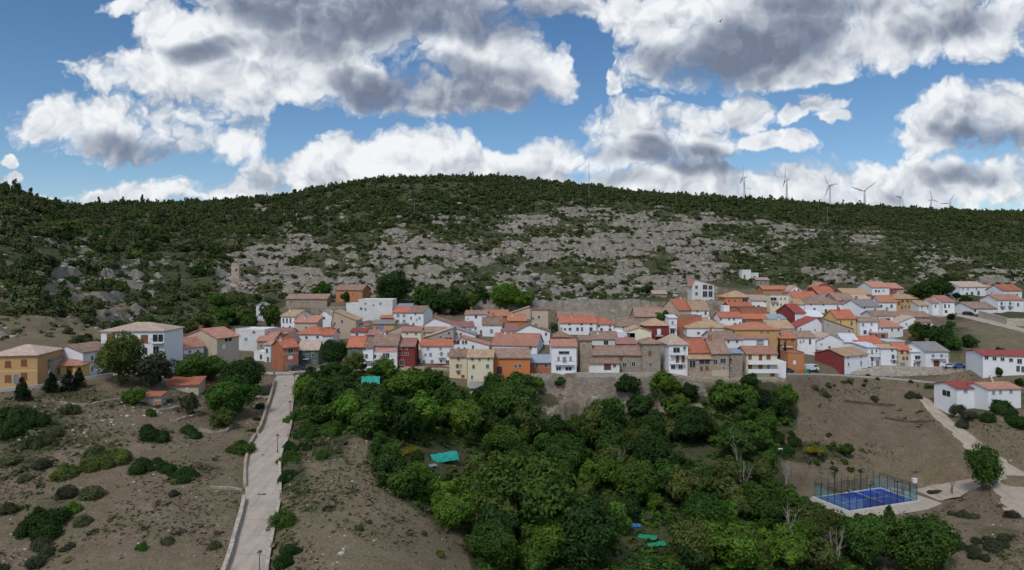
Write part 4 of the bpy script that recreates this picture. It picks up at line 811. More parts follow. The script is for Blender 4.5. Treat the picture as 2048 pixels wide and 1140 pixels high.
def build_strips():
    mt={'concrete_ramp':dirtmat('worn_concrete',(.34,.295,.25),(.47,.41,.355)),'village_street':dirtmat('street_concrete',(.30,.28,.26),(.42,.39,.36)),'village_terrace':dirtmat('terrace_paving',(.28,.26,.23),(.38,.35,.31)),
        'asphalt_road':dirtmat('asphalt',(.10,.10,.10),(.16,.155,.15)),'dirt_track':dirtmat('track_gravel',(.31,.255,.205),(.47,.405,.34)),'court_pad':dirtmat('pad_gravel',(.36,.31,.26),(.46,.40,.345)),'upper_dirt_road':dirtmat('pale_gravel',(.32,.28,.23),(.46,.41,.35))}
    for S in STRIPS:
        if S['name']=='verge': continue
        P=S['pts']; n=len(P); V=[];nc=8
        soft=S['name'] in('dirt_track','court_pad','upper_dirt_road')
        for i,p in enumerate(P):
            a=P[max(i-1,0)]; c=P[min(i+1,n-1)]; d=Vector((c[0]-a[0],c[1]-a[1],0)).normalized(); q=Vector((d.y,-d.x,0))
            ends=1.0
            for k in range(nc+1):
                t=2*k/nc-1; h=p[3]*ends+(.25 if not soft else 0)
                if soft and abs(t)>.7: h*=1+(.34 if S['name']!='court_pad' else .12)*(fbm(np.array([i*.8+9*t]),np.array([p[0]*.1]),3)[0]-.5)*2
                x=p[0]+q.x*h*t; y=p[1]+q.y*h*t; z=p[2]
                if soft and abs(t)==1: z-=.16
                V.append((x,y,z-(.02*abs(t)**2)))
        Fq=[(i*(nc+1)+k,i*(nc+1)+k+1,(i+1)*(nc+1)+k+1,(i+1)*(nc+1)+k) for i in range(n-1) for k in range(nc)]
        o=link(S['name'],mesh(S['name'],V,Fq,[mt[S['name']]],smoothf=True)); o['kind']='structure'
    # darker patches and drain covers let into the ramp
    dk=plain('rusted_cover',(.09,.08,.075),.8,.2)
    for px,py,l in((519,996,'left one of the paired dark drain covers across the ramp'),(528,996,'right one of the paired dark drain covers across the ramp'),(526,911,'single skewed dark drain cover higher up the ramp'),(571,771,'small dark drain cover near the top of the ramp')):
        Y=min(S_ for S_ in [next((p[1] for p in RAMP['pts'] if HY+(CZ-p[2])/p[1]*F<=py),180)])
        zc=next((p[2] for p in RAMP['pts'] if p[1]>=Y),30); m=MB(); m.box(-.28,.28,-.35,.35,-.05,.012); 
        for k in range(4): m.box(-.22,.22,-.28+k*.15,-.2+k*.15,.012,.02)
        o=link('drain_cover',m.me('drain_cover',[dk]),None,((px-CX)/F*Y,Y,zc+.004)); tag(o,l,'drain cover','drain covers in the ramp')
def wall_line(name,label,pts,ztop,thick,mat,cat='wall',group=None,rough=.12,zbot=-2.5,cap=None):
    """pts world (x,y); ztop list or function; a masonry wall with an uneven top"""
    rr=random.Random(zlib.crc32(label.encode())); m=MB(); Q=[]
    for a,b in zip(pts[:-1],pts[1:]):
        L=math.hypot(b[0]-a[0],b[1]-a[1]); n=max(1,int(L/1.1))
        for k in range(n): t=k/n; Q.append([a[i]*(1-t)+b[i]*t for i in range(4)])
    Q.append(list(pts[-1])); n=len(Q); V=[]
    for i,q in enumerate(Q):
        a=Q[max(i-1,0)]; c=Q[min(i+1,n-1)]; d=Vector((c[0]-a[0],c[1]-a[1])).normalized(); nx,ny=d.y,-d.x
        zt=q[3]+rr.uniform(-rough,rough); w=thick/2*(1+rr.uniform(-.12,.12))
        V+=[(q[0]+nx*w*1.15,q[1]+ny*w*1.15,q[2]+zbot),(q[0]+nx*w,q[1]+ny*w,zt),(q[0]-nx*w,q[1]-ny*w,zt),(q[0]-nx*w*1.15,q[1]-ny*w*1.15,q[2]+zbot)]
    Fc=[]
    for i in range(n-1):
        for k in range(3): Fc.append((i*4+k,i*4+k+1,(i+1)*4+k+1,(i+1)*4+k))
    Fc+=[(0,1,2,3),((n-1)*4+3,(n-1)*4+2,(n-1)*4+1,(n-1)*4)]
    V=np.array(V); c=V.mean(0); c[2]=V[:,2].min()
    o=link(name,mesh(name,V-c,Fc,[mat]),None,tuple(c)); return tag(o,label,cat,group)
def side(S,sgn,i0,i1,off,h,zb_=0):
    P=S['pts']; out=[]
    for i in range(max(0,i0),min(len(P),i1)):
        p=P[i]; a=P[max(i-1,0)]; c=P[min(i+1,len(P)-1)]; d=Vector((c[0]-a[0],c[1]-a[1])).normalized(); q=Vector((d.y,-d.x))*sgn
        x=p[0]+q.x*(p[3]+off); y=p[1]+q.y*(p[3]+off); out.append([x,y,p[2]+zb_,p[2]+h])
    return out
def build_walls():
    st=rubble('pale_parapet_stone',(.40,.36,.31),3.2,.35,.4); n=len(RAMP['pts'])
    def idx(py): return next((i for i,p in enumerate(RAMP['pts']) if HY+(CZ-p[2])/p[1]*F<=py),n-1)
    G='stone parapets along the ramp'
    wall_line('stone_wall','long pale stone parapet on the left side of the ramp, lower stretch',side(RAMP,-1,0,idx(990),.35,.85),0,.55,st,group=G,rough=.06)
    wall_line('stone_wall','brownish stone parapet on the left side of the ramp, middle stretch',side(RAMP,-1,idx(985)+1,idx(870),.35,.6),0,.5,WALL['s'],group=G,rough=.12)
    wall_line('stone_wall','brownish stone parapet on the left side of the ramp, upper stretch',side(RAMP,-1,idx(868),idx(760),.35,.9),0,.5,WALL['s'],group=G,rough=.07)
    wall_line('stone_wall','low broad kerb wall on the right side of the ramp beside the near bush',side(RAMP,1,0,idx(1000),.3,.45),0,.5,st,group=G,rough=.05)
    wall_line('stone_wall','crumbling low wall on the right side of the ramp above the near bush',side(RAMP,1,idx(996),idx(880),.3,.5),0,.45,WALL['s3'],group=G,rough=.16)
    wall_line('stone_wall','low wall on the right side of the ramp where it reaches the houses',side(RAMP,1,idx(878),idx(756),.3,.55),0,.45,WALL['s'],group=G,rough=.08)
    # street parapet under the ochre houses
    wp=wallmat('whitewashed_parapet',(.62,.61,.58),.35); P=S_left['pts']
    k1=next(i for i,p in enumerate(P) if CX+F*p[0]/p[1]>212)
    wall_line('street_parapet','pale concrete parapet along the street below the ochre and yellow houses',side(S_left,1,0,k1,.2,.55),0,.3,wp,'parapet',rough=.01,zbot=-3)
    m0=side(S_mid,1,0,len(S_mid['pts']),.2,.35); wall_line('street_wall','pale stone wall edging the street below the green and pink houses',m0,0,.4,WALL['s3'],rough=.04,zbot=-3)
    c=side(S_cliff,1,0,next(i for i,p in enumerate(S_cliff['pts']) if CX+F*p[0]/p[1]>1340),.15,.55); wall_line('retaining_wall','pale retaining wall on top of the cliff below the stone chapel building',c,0,.45,st,rough=.02,zbot=-3.2)
    k=next(i for i,p in enumerate(S_cliff['pts']) if CX+F*p[0]/p[1]>1345)
    c=side(S_cliff,1,k,len(S_cliff['pts']),.15,.35); wall_line('retaining_wall','tan stone retaining wall below the stacked balconies and the cream terraces',c,0,.45,WALL['s'],rough=.05,zbot=-4)
    c=[]
    for px,top,bs in ((1700,744,749),(1730,738,752),(1767,734,755),(1860,734,762),(1974,733,767)):
        a_=W(px,top,221.9); b_=W(px,bs,221.9); c.append([a_.x,a_.y,b_.z,a_.z])
    wall_line('retaining_wall','high pale stone retaining wall beside the asphalt road at right',c,0,.6,WALL['s3'],rough=.03,zbot=-2)
    wp2=[]
    for px,py,zt in((1975,740,735),(1981,756,748),(1988,772,764)):
        Y=hitb(px,py); a=W(px,py,Y); wp2.append([a.x,a.y,a.z,a.z+.7])
    wall_line('retaining_wall','short return of the high stone wall running down to the red roofed white building',wp2,0,.5,WALL['s3'],rough=.04)
    c=side(S_road,1,0,len(S_road['pts'])-18,.1,.3); wall_line('kerb_wall','low pale kerb wall on the outer edge of the asphalt road',c,0,.25,CONC,'kerb wall',rough=.01,zbot=-1.5)
    c=[]
    for px,py in((1958,634),(1985,641),(2015,650),(2060,652)):
        Y=hitb(px,py)+1; a=W(px,py,Y); c.append([a.x,a.y,a.z,a.z+2.6])
    wall_line('garden_wall','stone wall holding up the garden of the upper right white houses',c,0,.5,WALL['s3'],rough=.05)
    # dry stone field walls
    fw=[('low dry stone wall enclosing the plot beside the small fruit tree',[(338,843),(352,845),(372,838),(405,828)],.45),
        ('curved dry stone edging under the small fruit tree left of the ramp',[(398,862),(425,866),(452,866),(463,852)],.4),
        ('pale tumbled wall running up from the tiny hut towards the ramp',[(315,827),(350,820),(372,817),(400,812)],.5),
        ('white concrete coping left of the ramp head beneath the trees',[(512,796),(540,797)],.5),
        ('reddish brick wall behind the beige garden shed',[(395,781),(420,776),(445,772)],1.0),
        ('thin tumbled stone line across the dry field beside the parapet',[(420,979),(445,980),(485,981)],.25),
        ('broken stone line below the ochre houses on the dry slope',[(120,806),(170,812),(230,802),(290,795)],.35),
        ('low earth bank wall across the brown slope at right',[(1690,803),(1740,808),(1790,812)],.4),
        ('second earth bank across the brown slope near the dirt track',[(1770,838),(1820,845),(1870,842)],.4)]
    for l,pp,h in fw:
        c=[]
        for px,py in pp:
            Y=hit(px,py); X=(px-CX)/F*Y; z=g1(X,Y); c.append([X,Y,z,z+h])
        wall_line('dry_stone_wall',l,c,0,.5,plain('brown_earth_bank',(.10,.08,.06),.95,.3) if 'earth' in l else st if 'white' in l or 'pale' in l else (WALL['bk'] if 'brick' in l else WALL['s']),'dry stone wall','low field walls',rough=.14,zbot=-.8)
# ------------------------------------------------------------------ vegetation
LEAF={'dark':leafmat('dark_green_leaves',(.034,.072,.018),.02,.55),'mid':leafmat('green_leaves',(.058,.118,.022),.02,.55),'bright':leafmat('bright_green_leaves',(.095,.18,.026),.015,.45),
'olive':leafmat('olive_green_leaves',(.095,.125,.034),.02,.45),'pine':leafmat('pine_needles',(.074,.10,.036),.015,.5,.1),'juni':leafmat('juniper_leaves',(.085,.106,.046),.02,.6,.12),
'yel':leafmat('yellow_broom_flowers',(.22,.20,.025),.01,.3),'grey':leafmat('grey_green_leaves',(.07,.085,.05),.02,.4),'cyp':leafmat('cypress_leaves',(.012,.024,.012),.01,.3,.05),'white':leafmat('white_blossom_leaves',(.16,.18,.10),.01,.3)}
def leaves(c,n,size,rs,up=.25):
    """diamond leaf sprays at points c facing roughly along n"""
    k=len(c); d=n+rs.normal(0,.55,(k,3)); d[:,2]+=up; d/=np.linalg.norm(d,axis=1)[:,None]+1e-9
    a=np.cross(d,rs.normal(0,1,(k,3))); a/=np.linalg.norm(a,axis=1)[:,None]+1e-9; b=np.cross(d,a)
    s=size*rs.uniform(.6,1.35,(k,1)); l=s*rs.uniform(.9,1.6,(k,1)); bend=d*s*.25
    V=np.stack([c-a*l,c-b*s*.55+bend,c+a*l,c+b*s*.55+bend],1).reshape(-1,3)
    return V,np.arange(4*k).reshape(-1,4)
def crown(seed,nc,n,size,kind='round'):
    rs=np.random.RandomState(seed); C=[];Rr=[]
    while len(C)<nc:
        p=rs.normal(0,1,3); p/=np.linalg.norm(p); r=rs.uniform(.45,.85)
        if kind=='round': p=p*r*np.array([1,1,.85])*(1+.22*math.sin(3*math.atan2(p[1],p[0])+seed)); cr=rs.uniform(.13,.36)
        elif kind=='tall': p=p*r*np.array([.75,.75,1.25]); cr=rs.uniform(.13,.32)
        elif kind=='bush': p=p*r*np.array([1,1,.8]); p[2]=abs(p[2])*1.15-.1; cr=rs.uniform(.25,.42)
        elif kind=='pine':
            z=rs.uniform(0,1); w=(.62*(1-z)**.7+.06); a=rs.uniform(0,6.28); p=np.array([math.cos(a)*w*rs.uniform(.4,1),math.sin(a)*w*rs.uniform(.4,1),z*1.9-.75]); cr=.14+.2*(1-z)
        elif kind=='column':
            z=rs.uniform(-1,1); w=.26*(1-max(0,z)**2)**.5; a=rs.uniform(0,6.28); p=np.array([math.cos(a)*w*.6,math.sin(a)*w*.6,z*1.5]); cr=.16*(1.15-max(0,z)**2*.7)
        C.append(p);Rr.append(cr)
    C=np.array(C);Rr=np.array(Rr); w=Rr**2; idx=rs.choice(nc,n,p=w/w.sum())
    d=rs.normal(0,1,(n,3)); d[:,2]+=.25; d/=np.linalg.norm(d,axis=1)[:,None]
    P=C[idx]+d*Rr[idx][:,None]*rs.uniform(.7,1.08,(n,1))*(1+rs.uniform(.1,.5,(n,1))*(rs.rand(n,1)>.88)*(n>300))
    P[:,2]*=1.0
    nn=d*.7+P/ (np.linalg.norm(P,axis=1)[:,None]+1e-6)*.5
    return leaves(P,nn,size,rs)
_CM={}
def crown_me(kind,var,q,mat):
    k=(kind,var,q,mat)
    if k in _CM: return _CM[k]
    nc,n,s={'hi':(90,10000,.052),'mid':(46,4200,.078),'lo':(18,900,.14),'xs':(10,260,.24)}[q]
    if (kind,var,q) not in _CM:
        _CM[(kind,var,q)]=crown(100+var*7+len(kind),nc,n,s*(.62 if kind=='column' else .8 if kind=='pine' else 1),kind)
    V,Fq=_CM[(kind,var,q)]
    _CM[k]=mesh('crown',V,Fq,[LEAF[mat]]); return _CM[k]
_TM={}
def trunk_me(v):
    if v in _TM: return _TM[v]
    r=random.Random(v); m=MB()
    m.tube([(0,0,-.15),(.02,.01,.3),(r.uniform(-.04,.04),r.uniform(-.04,.04),.7),(0,0,1)],[.075,.055,.045,.03],7)
    for k in range(5):
        a=r.uniform(0,6.28); z=r.uniform(.45,.85); l=r.uniform(.3,.5)
        m.tube([(0,0,z),(math.cos(a)*l*.5,math.sin(a)*l*.5,z+l*.45),(math.cos(a)*l,math.sin(a)*l,z+l*.75)],[.03,.02,.008],5)
    _TM[v]=m.me('trunk',[BARK]); return _TM[v]
TREEPOS=[]
def tree(px,pyc,rp,mat='mid',label=None,kind='round',asp=.9,name='broadleaf_tree',cat='tree',group=None,Y=None,foot=.95,q=None):
    """px, pyc: crown centre in the photograph; rp: its half width there"""
    if Y is None: Y=hit(px,pyc+foot*rp*asp)
    r=rp*Y/F; X=(px-CX)/F*Y; zc=CZ+(HY-pyc)/F*Y; z0=g1(X,Y)
    if zc-z0<.5*r: zc=z0+.5*r
    return tree_w(X,Y,z0,zc,r,mat,label,kind,asp,name,cat,group,q)
def tree_w(X,Y,z0,zc,r,mat,label,kind='round',asp=.9,name='broadleaf_tree',cat='tree',group=None,q=None):
    if q is None:
        rp=r*F/Y; q='hi' if rp>42 else 'mid' if rp>14 else 'lo'
    v=rnd.randrange(4 if q=='hi' else 5)
    t=root(name,label,cat,(X,Y,z0),rnd.uniform(0,6.28),group)
    link('crown',crown_me(kind,v,q,mat),t,(0,0,zc-z0),0,(r,r,r*asp))
    h=zc-z0+.2*r
    link('trunk',trunk_me(rnd.randrange(3)),t,(0,0,0),0,(min(r,h)*1.1,min(r,h)*1.1,h))
    TREEPOS.append((X,Y,r)); return t
def shrub(px,py,rp,mat='juni',label=None,asp=.8,group='shrubs on the dry fields',name='shrub',cat='shrub',kind='bush',q=None):
    Y=hit(px,py+rp*.25*asp); X=(px-CX)/F*Y; r=rp*Y/F; z0=g1(X,Y)
    if q is None: q='hi' if rp>34 else 'mid' if rp>12 else 'lo'
    o=link(name,crown_me(kind,rnd.randrange(5),q,mat),None,(X,Y,z0+.12*r),rnd.uniform(0,6.28),(r,r,r*asp)); TREEPOS.append((X,Y,r*.7))
    return tag(o,label,cat,group)
def clump(px,py,w,n,rp,mat,label,group='shrubs on the dry fields',asp=1.05):
    """one sprawling thicket: a root with several bushes grown together"""
    Y=hit(px,py); X=(px-CX)/F*Y; z0=g1(X,Y); Vs=[];Fs=[];b=0; rs=random.Random(int(px*7+py)); k=Y/F
    for i in range(int(n*1.6)):
        x=rs.uniform(-1,1)*w*k*.9; y=rs.uniform(-1,1)*w*k*.9; r=rp*k*rs.uniform(.5,1.25)*(1-.25*abs(x)/(w*k+.01))
        kk=('bush',rs.randrange(5),'mid'); 
        if kk not in _CM: crown_me(kk[0],kk[1],kk[2],mat)
        V,Fq=_CM[kk]; a=rs.uniform(0,6.28); ca_,sa_=math.cos(a),math.sin(a)
        Q=V*np.array([r,r,r*asp]); Q=np.stack([Q[:,0]*ca_-Q[:,1]*sa_+x,Q[:,0]*sa_+Q[:,1]*ca_+y,Q[:,2]+g1(X+x,Y+y)-z0+.1*r],1)
        Vs.append(Q);Fs.append(Fq+b); b+=len(V)
    o=link('thicket',mesh('thicket',np.concatenate(Vs),np.concatenate(Fs),[LEAF[mat]]),None,(X,Y,z0)); TREEPOS.append((X,Y,w*k*.7))
    return tag(o,label,'thicket',group)
def merged(name,T,pos,scl,rot,mats,label=None,mi=None):
    """many copies of a few small shapes in one mesh"""
    Vs=[];Fs=[];b=0;MI=[]
    pos=np.array(pos); scl=np.array(scl); rot=np.array(rot)
    rs=np.random.RandomState(5); ti=rs.randint(0,len(T),len(pos))
    for t,(V,Fq) in enumerate(T):
        k=np.where(ti==t)[0]
        if not len(k): continue
        c=np.cos(rot[k])[:,None]; s=np.sin(rot[k])[:,None]; Vx=V[None,:,0]; Vy=V[None,:,1]; Vz=V[None,:,2]
        S=scl[k]
        Q=np.stack([(Vx*c-Vy*s)*S[:,0:1]+pos[k,0:1],(Vx*s+Vy*c)*S[:,0:1]+pos[k,1:2],Vz*S[:,1:2]+pos[k,2:3]],-1)
        Vs.append(Q.reshape(-1,3)); f=(Fq[None]+(np.arange(len(k))*len(V))[:,None,None]).reshape(-1,Fq.shape[1])+b
        Fs.append(f); b+=len(k)*len(V)
        if mi is not None: MI.append(np.repeat(np.array(mi)[k],len(Fq)))
    me=mesh(name,np.concatenate(Vs),np.concatenate(Fs),mats,np.concatenate(MI) if mi is not None else None)
    o=link(name,me); o['kind']='stuff'
    if label: o['label']=label
    return o
def blocked(X,Y,pad=0):
    for h in HOUSES:
        if (X-h[0])**2+(Y-h[1]-h[3]/2)**2<(max(h[2],h[3])*.62+pad)**2: return True
    return False
def onstrip(X,Y,pad=.6):
    for S in STRIPS:
        for p in S['pts'][::2]:
            if (X-p[0])**2+(Y-p[1])**2<(p[3]+pad+.8)**2: return True
    return False
VT=np.interp
VTX=[-100,200,330,460,520,570,700,800,1050,1350,1380,1480,1560,1900,1920,2200]; VTY=[692,668,668,655,630,604,590,604,606,596,560,572,572,570,572,570]
def vtop(px): return VT(px,VTX,VTY)
FLX=[-500,-100,0,300,430,520,700,850,1000,1100,1250,1330,1400,1500,1700,1900,2150]; FLY=[640,640,640,600,545,480,466,462,440,415,402,412,436,440,452,470,500]
def hillside():
    rs=np.random.RandomState(3); N=60000
    px=rs.uniform(-90,2140,N); Y=np.sqrt(rs.uniform(150**2,880**2,N)); X=(px-CX)/F*Y; Z=gz(X,Y); py=HY+(CZ-Z)/Y*F
    fl=VT(px,FLX,FLY)
    ridgeY=VT(px,[-250,0,250,500,690,1000,1250,1500,1750,2000,2250],[430,432,662,692,692,692,732,782,842,862,862])
    rk=np.clip(rockmask(px,py),0,1)
    pn=fbm(X/18.,Y/18.,3)
    dens=np.where(py<fl,smooth(.32,.58,pn)*.80+.10,.18+.5*smooth(.48,.62,pn))
    dens*=np.where((px<480)&(py>430),.62,1.0)
    dens*=1-.55*rk*smooth(.2,.55,rk)
    dens*=(py<vtop(px)-4)|((px<200)&(py<690)); dens*=(Y<ridgeY+14)
    dens=np.where((px>250)&(px<520)&(py>590)&(py<vtop(px)),.5,dens)
    dens*=np.where(py<fl,.85,1.1)
    dens*=1-.55*smooth(350,700,Y)*0
    keep=rs.rand(N)<dens; X,Y,Z,px,py=X[keep],Y[keep],Z[keep],px[keep],py[keep]; forest=py<fl[keep]; n=len(X)
    size=np.where(forest,rs.uniform(1.4,3.3,n),rs.uniform(.7,2.1,n))*np.where(rs.rand(n)>.9,1.35,1)*.9
    size*=np.where((px<480)&(py>450),np.where(rs.rand(n)<.3,1.6,.75),1)
    # skyline pines
    m=640; spx=rs.uniform(-300,2380,m); sY=VT(spx,[-250,0,250,500,690,1000,1250,1500,1750,2000,2250],[430,430,658,690,690,690,728,780,838,860,860])+rs.uniform(-22,6,m); sX=(spx-CX)/F*sY; sZ=gz(sX,sY)
    spine=rs.rand(m)
    inview=(px>-60)&(px<2110); keepi=[i for i in range(n) if not blocked(X[i],Y[i],1.5)]
    X,Y,Z,px,py,forest,size,inview=[a[keepi] for a in (X,Y,Z,px,py,forest,size,inview)]; n=len(X)
    isp=forest&(rs.rand(n)<.22)
    # individuals: those that show largest
    app=size/Y*inview
    cnt=[0,0]
    order=np.argsort(-app); ind=set()
    for i in order:
        if isp[i]:
            if cnt[0]<70: ind.add(i); cnt[0]+=1
        elif cnt[1]<290: ind.add(i); cnt[1]+=1
        if cnt[0]>=70 and cnt[1]>=290: break
    for i in ind:
        rot=rnd.uniform(0,6.28); r=size[i]
        if isp[i]:
            o=link('pine_tree',crown_me('pine',rnd.randrange(5),'lo','pine'),None,(X[i],Y[i],Z[i]+r*1.1),rot,(r,r,r*1.25)); tag(o,'small dark pine growing among the scrub of the wooded hillside','pine tree','pines on the wooded hillside')
        else:
            left=px[i]<470
            mt=rnd.choice(['juni','juni','dark','olive'])
            o=link('hillside_shrub',crown_me('bush',rnd.randrange(5),'lo',mt),None,(X[i],Y[i],Z[i]+.15*r),rot,(r*1.1,r*1.1,r*1.15))
            tag(o,'rounded evergreen shrub growing among grey rocks on the left hillside' if left else 'low dark shrub growing on the limestone slope above the village','shrub','evergreen shrubs on the left hillside' if left else 'shrubs on the limestone slope')
    so=[i for i in range(m) if -10<spx[i]<2060][:240]; sr=[i for i in range(m) if i not in set(so)]
    for i in so:
        h=rs.uniform(1.5,3.1); k='pine' if spine[i]<.3 else 'round'
        o=link('ridge_pine',crown_me(k,rnd.randrange(5),'lo','pine'),None,(sX[i],sY[i],sZ[i]+h*.95),rnd.uniform(0,6.28),(h*.85,h*.85,h*rs.uniform(.9,1.2))); tag(o,'dark pine standing on the skyline of the ridge','pine tree','pines along the skyline')
    rest=[i for i in range(n) if i not in ind]
    Tb=[crown(500+k,11,120,.24,'bush') for k in range(6)]; Tp=[crown(600+k,9,100,.24,'pine') for k in range(4)]; Tr=[crown(650+k,10,120,.24,'round') for k in range(3)]
    P=np.stack([X,Y,Z],1)
    b=[i for i in rest if not isp[i]]; p=[i for i in rest if isp[i]]
    mats=[LEAF['juni'],LEAF['dark'],LEAF['olive'],LEAF['pine']]
    S=np.stack([size[b]*1.15,size[b]*1.1],1); Q=P[b].copy(); Q[:,2]+=size[b]*.2
    mi=rs.choice(4,len(b),p=[.45,.15,.22,.18])
    merged('hillside_scrub',Tb,Q,S,rs.uniform(0,6.28,len(b)),mats,'dense evergreen scrub covering the hillside behind the village',mi)
    S=np.stack([size[p]*.95,size[p]*1.15],1); Q=P[p].copy(); Q[:,2]+=size[p]*1.0
    Sk=np.stack([rs.uniform(1.6,2.6,len(sr))]*2,1); Qk=np.stack([sX,sY,sZ],1)[sr]; Qk[:,2]+=Sk[:,0]*.9
    merged('pine_wood',Tp[:2]+Tr+Tr,np.concatenate([Q,Qk]),np.concatenate([S,Sk]),rs.uniform(0,6.28,len(p)+len(sr)),[LEAF['pine'],LEAF['juni']],'pine wood covering the top of the hill',rs.choice(2,len(p)+len(sr)))
    # low cushions of thyme and small scrub everywhere on the slopes
    N=34000; px=rs.uniform(-420,2480,N); Y=np.sqrt(rs.uniform(150**2,760**2,N)); X=(px-CX)/F*Y; Z=gz(X,Y); py=HY+(CZ-Z)/Y*F
    rk=np.clip(rockmask(px,py),0,1); k=(py<vtop(px)-2)&(rs.rand(N)<(.9-.5*rk)); X,Y,Z=X[k],Y[k],Z[k]; n=len(X); s=rs.uniform(.35,.95,n)*(1+Y/900)
    Tc=[crown(700+j,5,26,.42,'bush') for j in range(5)]
    merged('low_scrub',Tc,np.stack([X,Y,Z],1),np.stack([s*1.2,s],1),rs.uniform(0,6.28,n),[LEAF['juni'],LEAF['grey'],LEAF['olive']],'low cushions of scrub between the rocks',rs.choice(3,n,p=[.6,.2,.2]))
def rocktemplate(seed):
    rs=np.random.RandomState(seed); m=MB(); V=[];
    a=[(x,y,z) for x in(-1,1) for y in(-1,1) for z in(-1,1)]
    V=np.array(a,float)*rs.uniform(.55,1,(8,3))*np.array([1,.8,.6])
    Fq=np.array([(0,1,3,2),(4,6,7,5),(0,4,5,1),(2,3,7,6),(0,2,6,4),(1,5,7,3)])
    return V,Fq
def litter():
    rs=np.random.RandomState(9)
    stone=plain('loose_limestone',(.36,.33,.29),.95,.35,1.5)
    # tumbled blocks on the rocky slopes and the fields
    N=16000; px=rs.uniform(-60,2110,N); Y=np.sqrt(rs.uniform(150**2,600**2,N)); X=(px-CX)/F*Y; Z=gz(X,Y); py=HY+(CZ-Z)/Y*F
    k=(rs.rand(N)<np.clip(rockmask(px,py),0,1)*.8)&((py<vtop(px)-2)|(py>765)); X,Y,Z=X[k],Y[k],Z[k]; n=len(X); s=rs.gamma(2.2,.28,n)+.2
    T_=[rocktemplate(i) for i in range(8)]
    merged('limestone_blocks',T_,np.stack([X,Y,Z],1),np.stack([s,s],1),rs.uniform(0,6.28,n),[stone],'tumbled limestone blocks on the rocky slope')
    N=9000; px=rs.uniform(-30,2080,N); Y=rs.uniform(86,185,N); X=(px-CX)/F*Y; Z=gz(X,Y); py=HY+(CZ-Z)/Y*F
    c=smooth(.55,.75,fbm(X/6.,Y/6.,3)); pile=blob(px,py,[(90,822,40,12,1),(120,870,50,18,1),(200,900,40,20,1),(265,870,20,10,1),(235,845,60,12,.9),(400,800,60,20,1),(300,820,60,15,1),(655,1110,30,20,.9),(2020,960,60,22,1.2),(1600,790,50,25,1),(1260,1110,40,18,.8),(40,1110,50,20,.6),(180,1005,20,8,1),(1640,900,40,20,.5)])
    k=(rs.rand(N)<(.10+.3*c+.7*pile))&(~inpoly(px,py,HOLLOW)); X,Y,Z,pl=X[k],Y[k],Z[k],pile[k]
    j=[i for i in range(len(X)) if not onstrip(X[i],Y[i],-.5)]; X,Y,Z,pl=X[j],Y[j],Z[j],pl[j]; n=len(X); s=(rs.gamma(1.5,.045,n)+.04)*(1+.9*pl)
    merged('field_stones',T_,np.stack([X,Y,Z],1),np.stack([s,s],1),rs.uniform(0,6.28,n),[plain('pale_field_stone',(.44,.40,.35),.95,.3,2.)],'pale stones lying on the dry fields')
    # grass tufts and dry stalks
    N=60000; px=rs.uniform(-30,2080,N); Y=rs.uniform(84,215,N); X=(px-CX)/F*Y; Z=gz(X,Y); py=HY+(CZ-Z)/Y*F
    g=fbm(X/9.+3,Y/9.,4); gm=blob(px,py,GREEN); bare=blob(px,py,BARE)
    k=(rs.rand(N)<np.clip(smooth(.42,.62,g)*.8+gm*.9-.5*bare,0.04,1))&(py>745); X,Y,Z,gm,g=X[k],Y[k],Z[k],gm[k],g[k]
    j=[i for i in range(len(X)) if not onstrip(X[i],Y[i],0)]; X,Y,Z,gm,g=X[j],Y[j],Z[j],gm[j],g[j]; n=len(X); s=rs.uniform(.09,.24,n)*(1+gm*1.3)
    Tg=[crown(800+j,4,9,.5,'bush') for j in range(6)]
    mi=np.where(rs.rand(n)<.30+.6*gm,rs.choice([1,2],n),0)
    kb=rs.rand(n)<.035; s=np.where(kb,s*3.2,s)
    merged('grass_tufts',Tg,np.stack([X,Y,Z],1),np.stack([s*1.2,s],1),rs.uniform(0,6.28,n),[leafmat('dry_grass',(.17,.15,.095),.01,.4),LEAF['grey'],LEAF['olive']],'tufts of dry and green grass on the fields',mi)
    # nettles, brambles and reeds under the trees of the hollow
    N=15000; px=rs.uniform(560,1800,N); Y=rs.uniform(92,192,N); X=(px-CX)/F*Y; Z=gz(X,Y); py=HY+(CZ-Z)/Y*F
    clear=blob(px,py,[(890,918,75,34,1.2),(1310,1075,60,26,1),(1400,905,55,20,1),(1130,800,70,40,1.3),(1280,800,50,25,1),(700,930,70,60,.0),(1230,1120,40,20,1)])
    k=(inpoly(px,py,HOLLOW))&(rs.rand(N)<.95-clear)&(rs.rand(N)<.8); X,Y,Z=X[k],Y[k],Z[k]; n=len(X); s=rs.uniform(.4,1.1,n)
    Tu=[crown(900+j,7,60,.3,'bush') for j in range(6)]
    merged('undergrowth',Tu,np.stack([X,Y,Z],1),np.stack([s*1.2,s],1),rs.uniform(0,6.28,n),[LEAF['mid'],LEAF['dark'],LEAF['olive'],LEAF['bright']],'rank green undergrowth between the trees of the hollow',rs.choice(4,n,p=[.45,.3,.15,.1]))
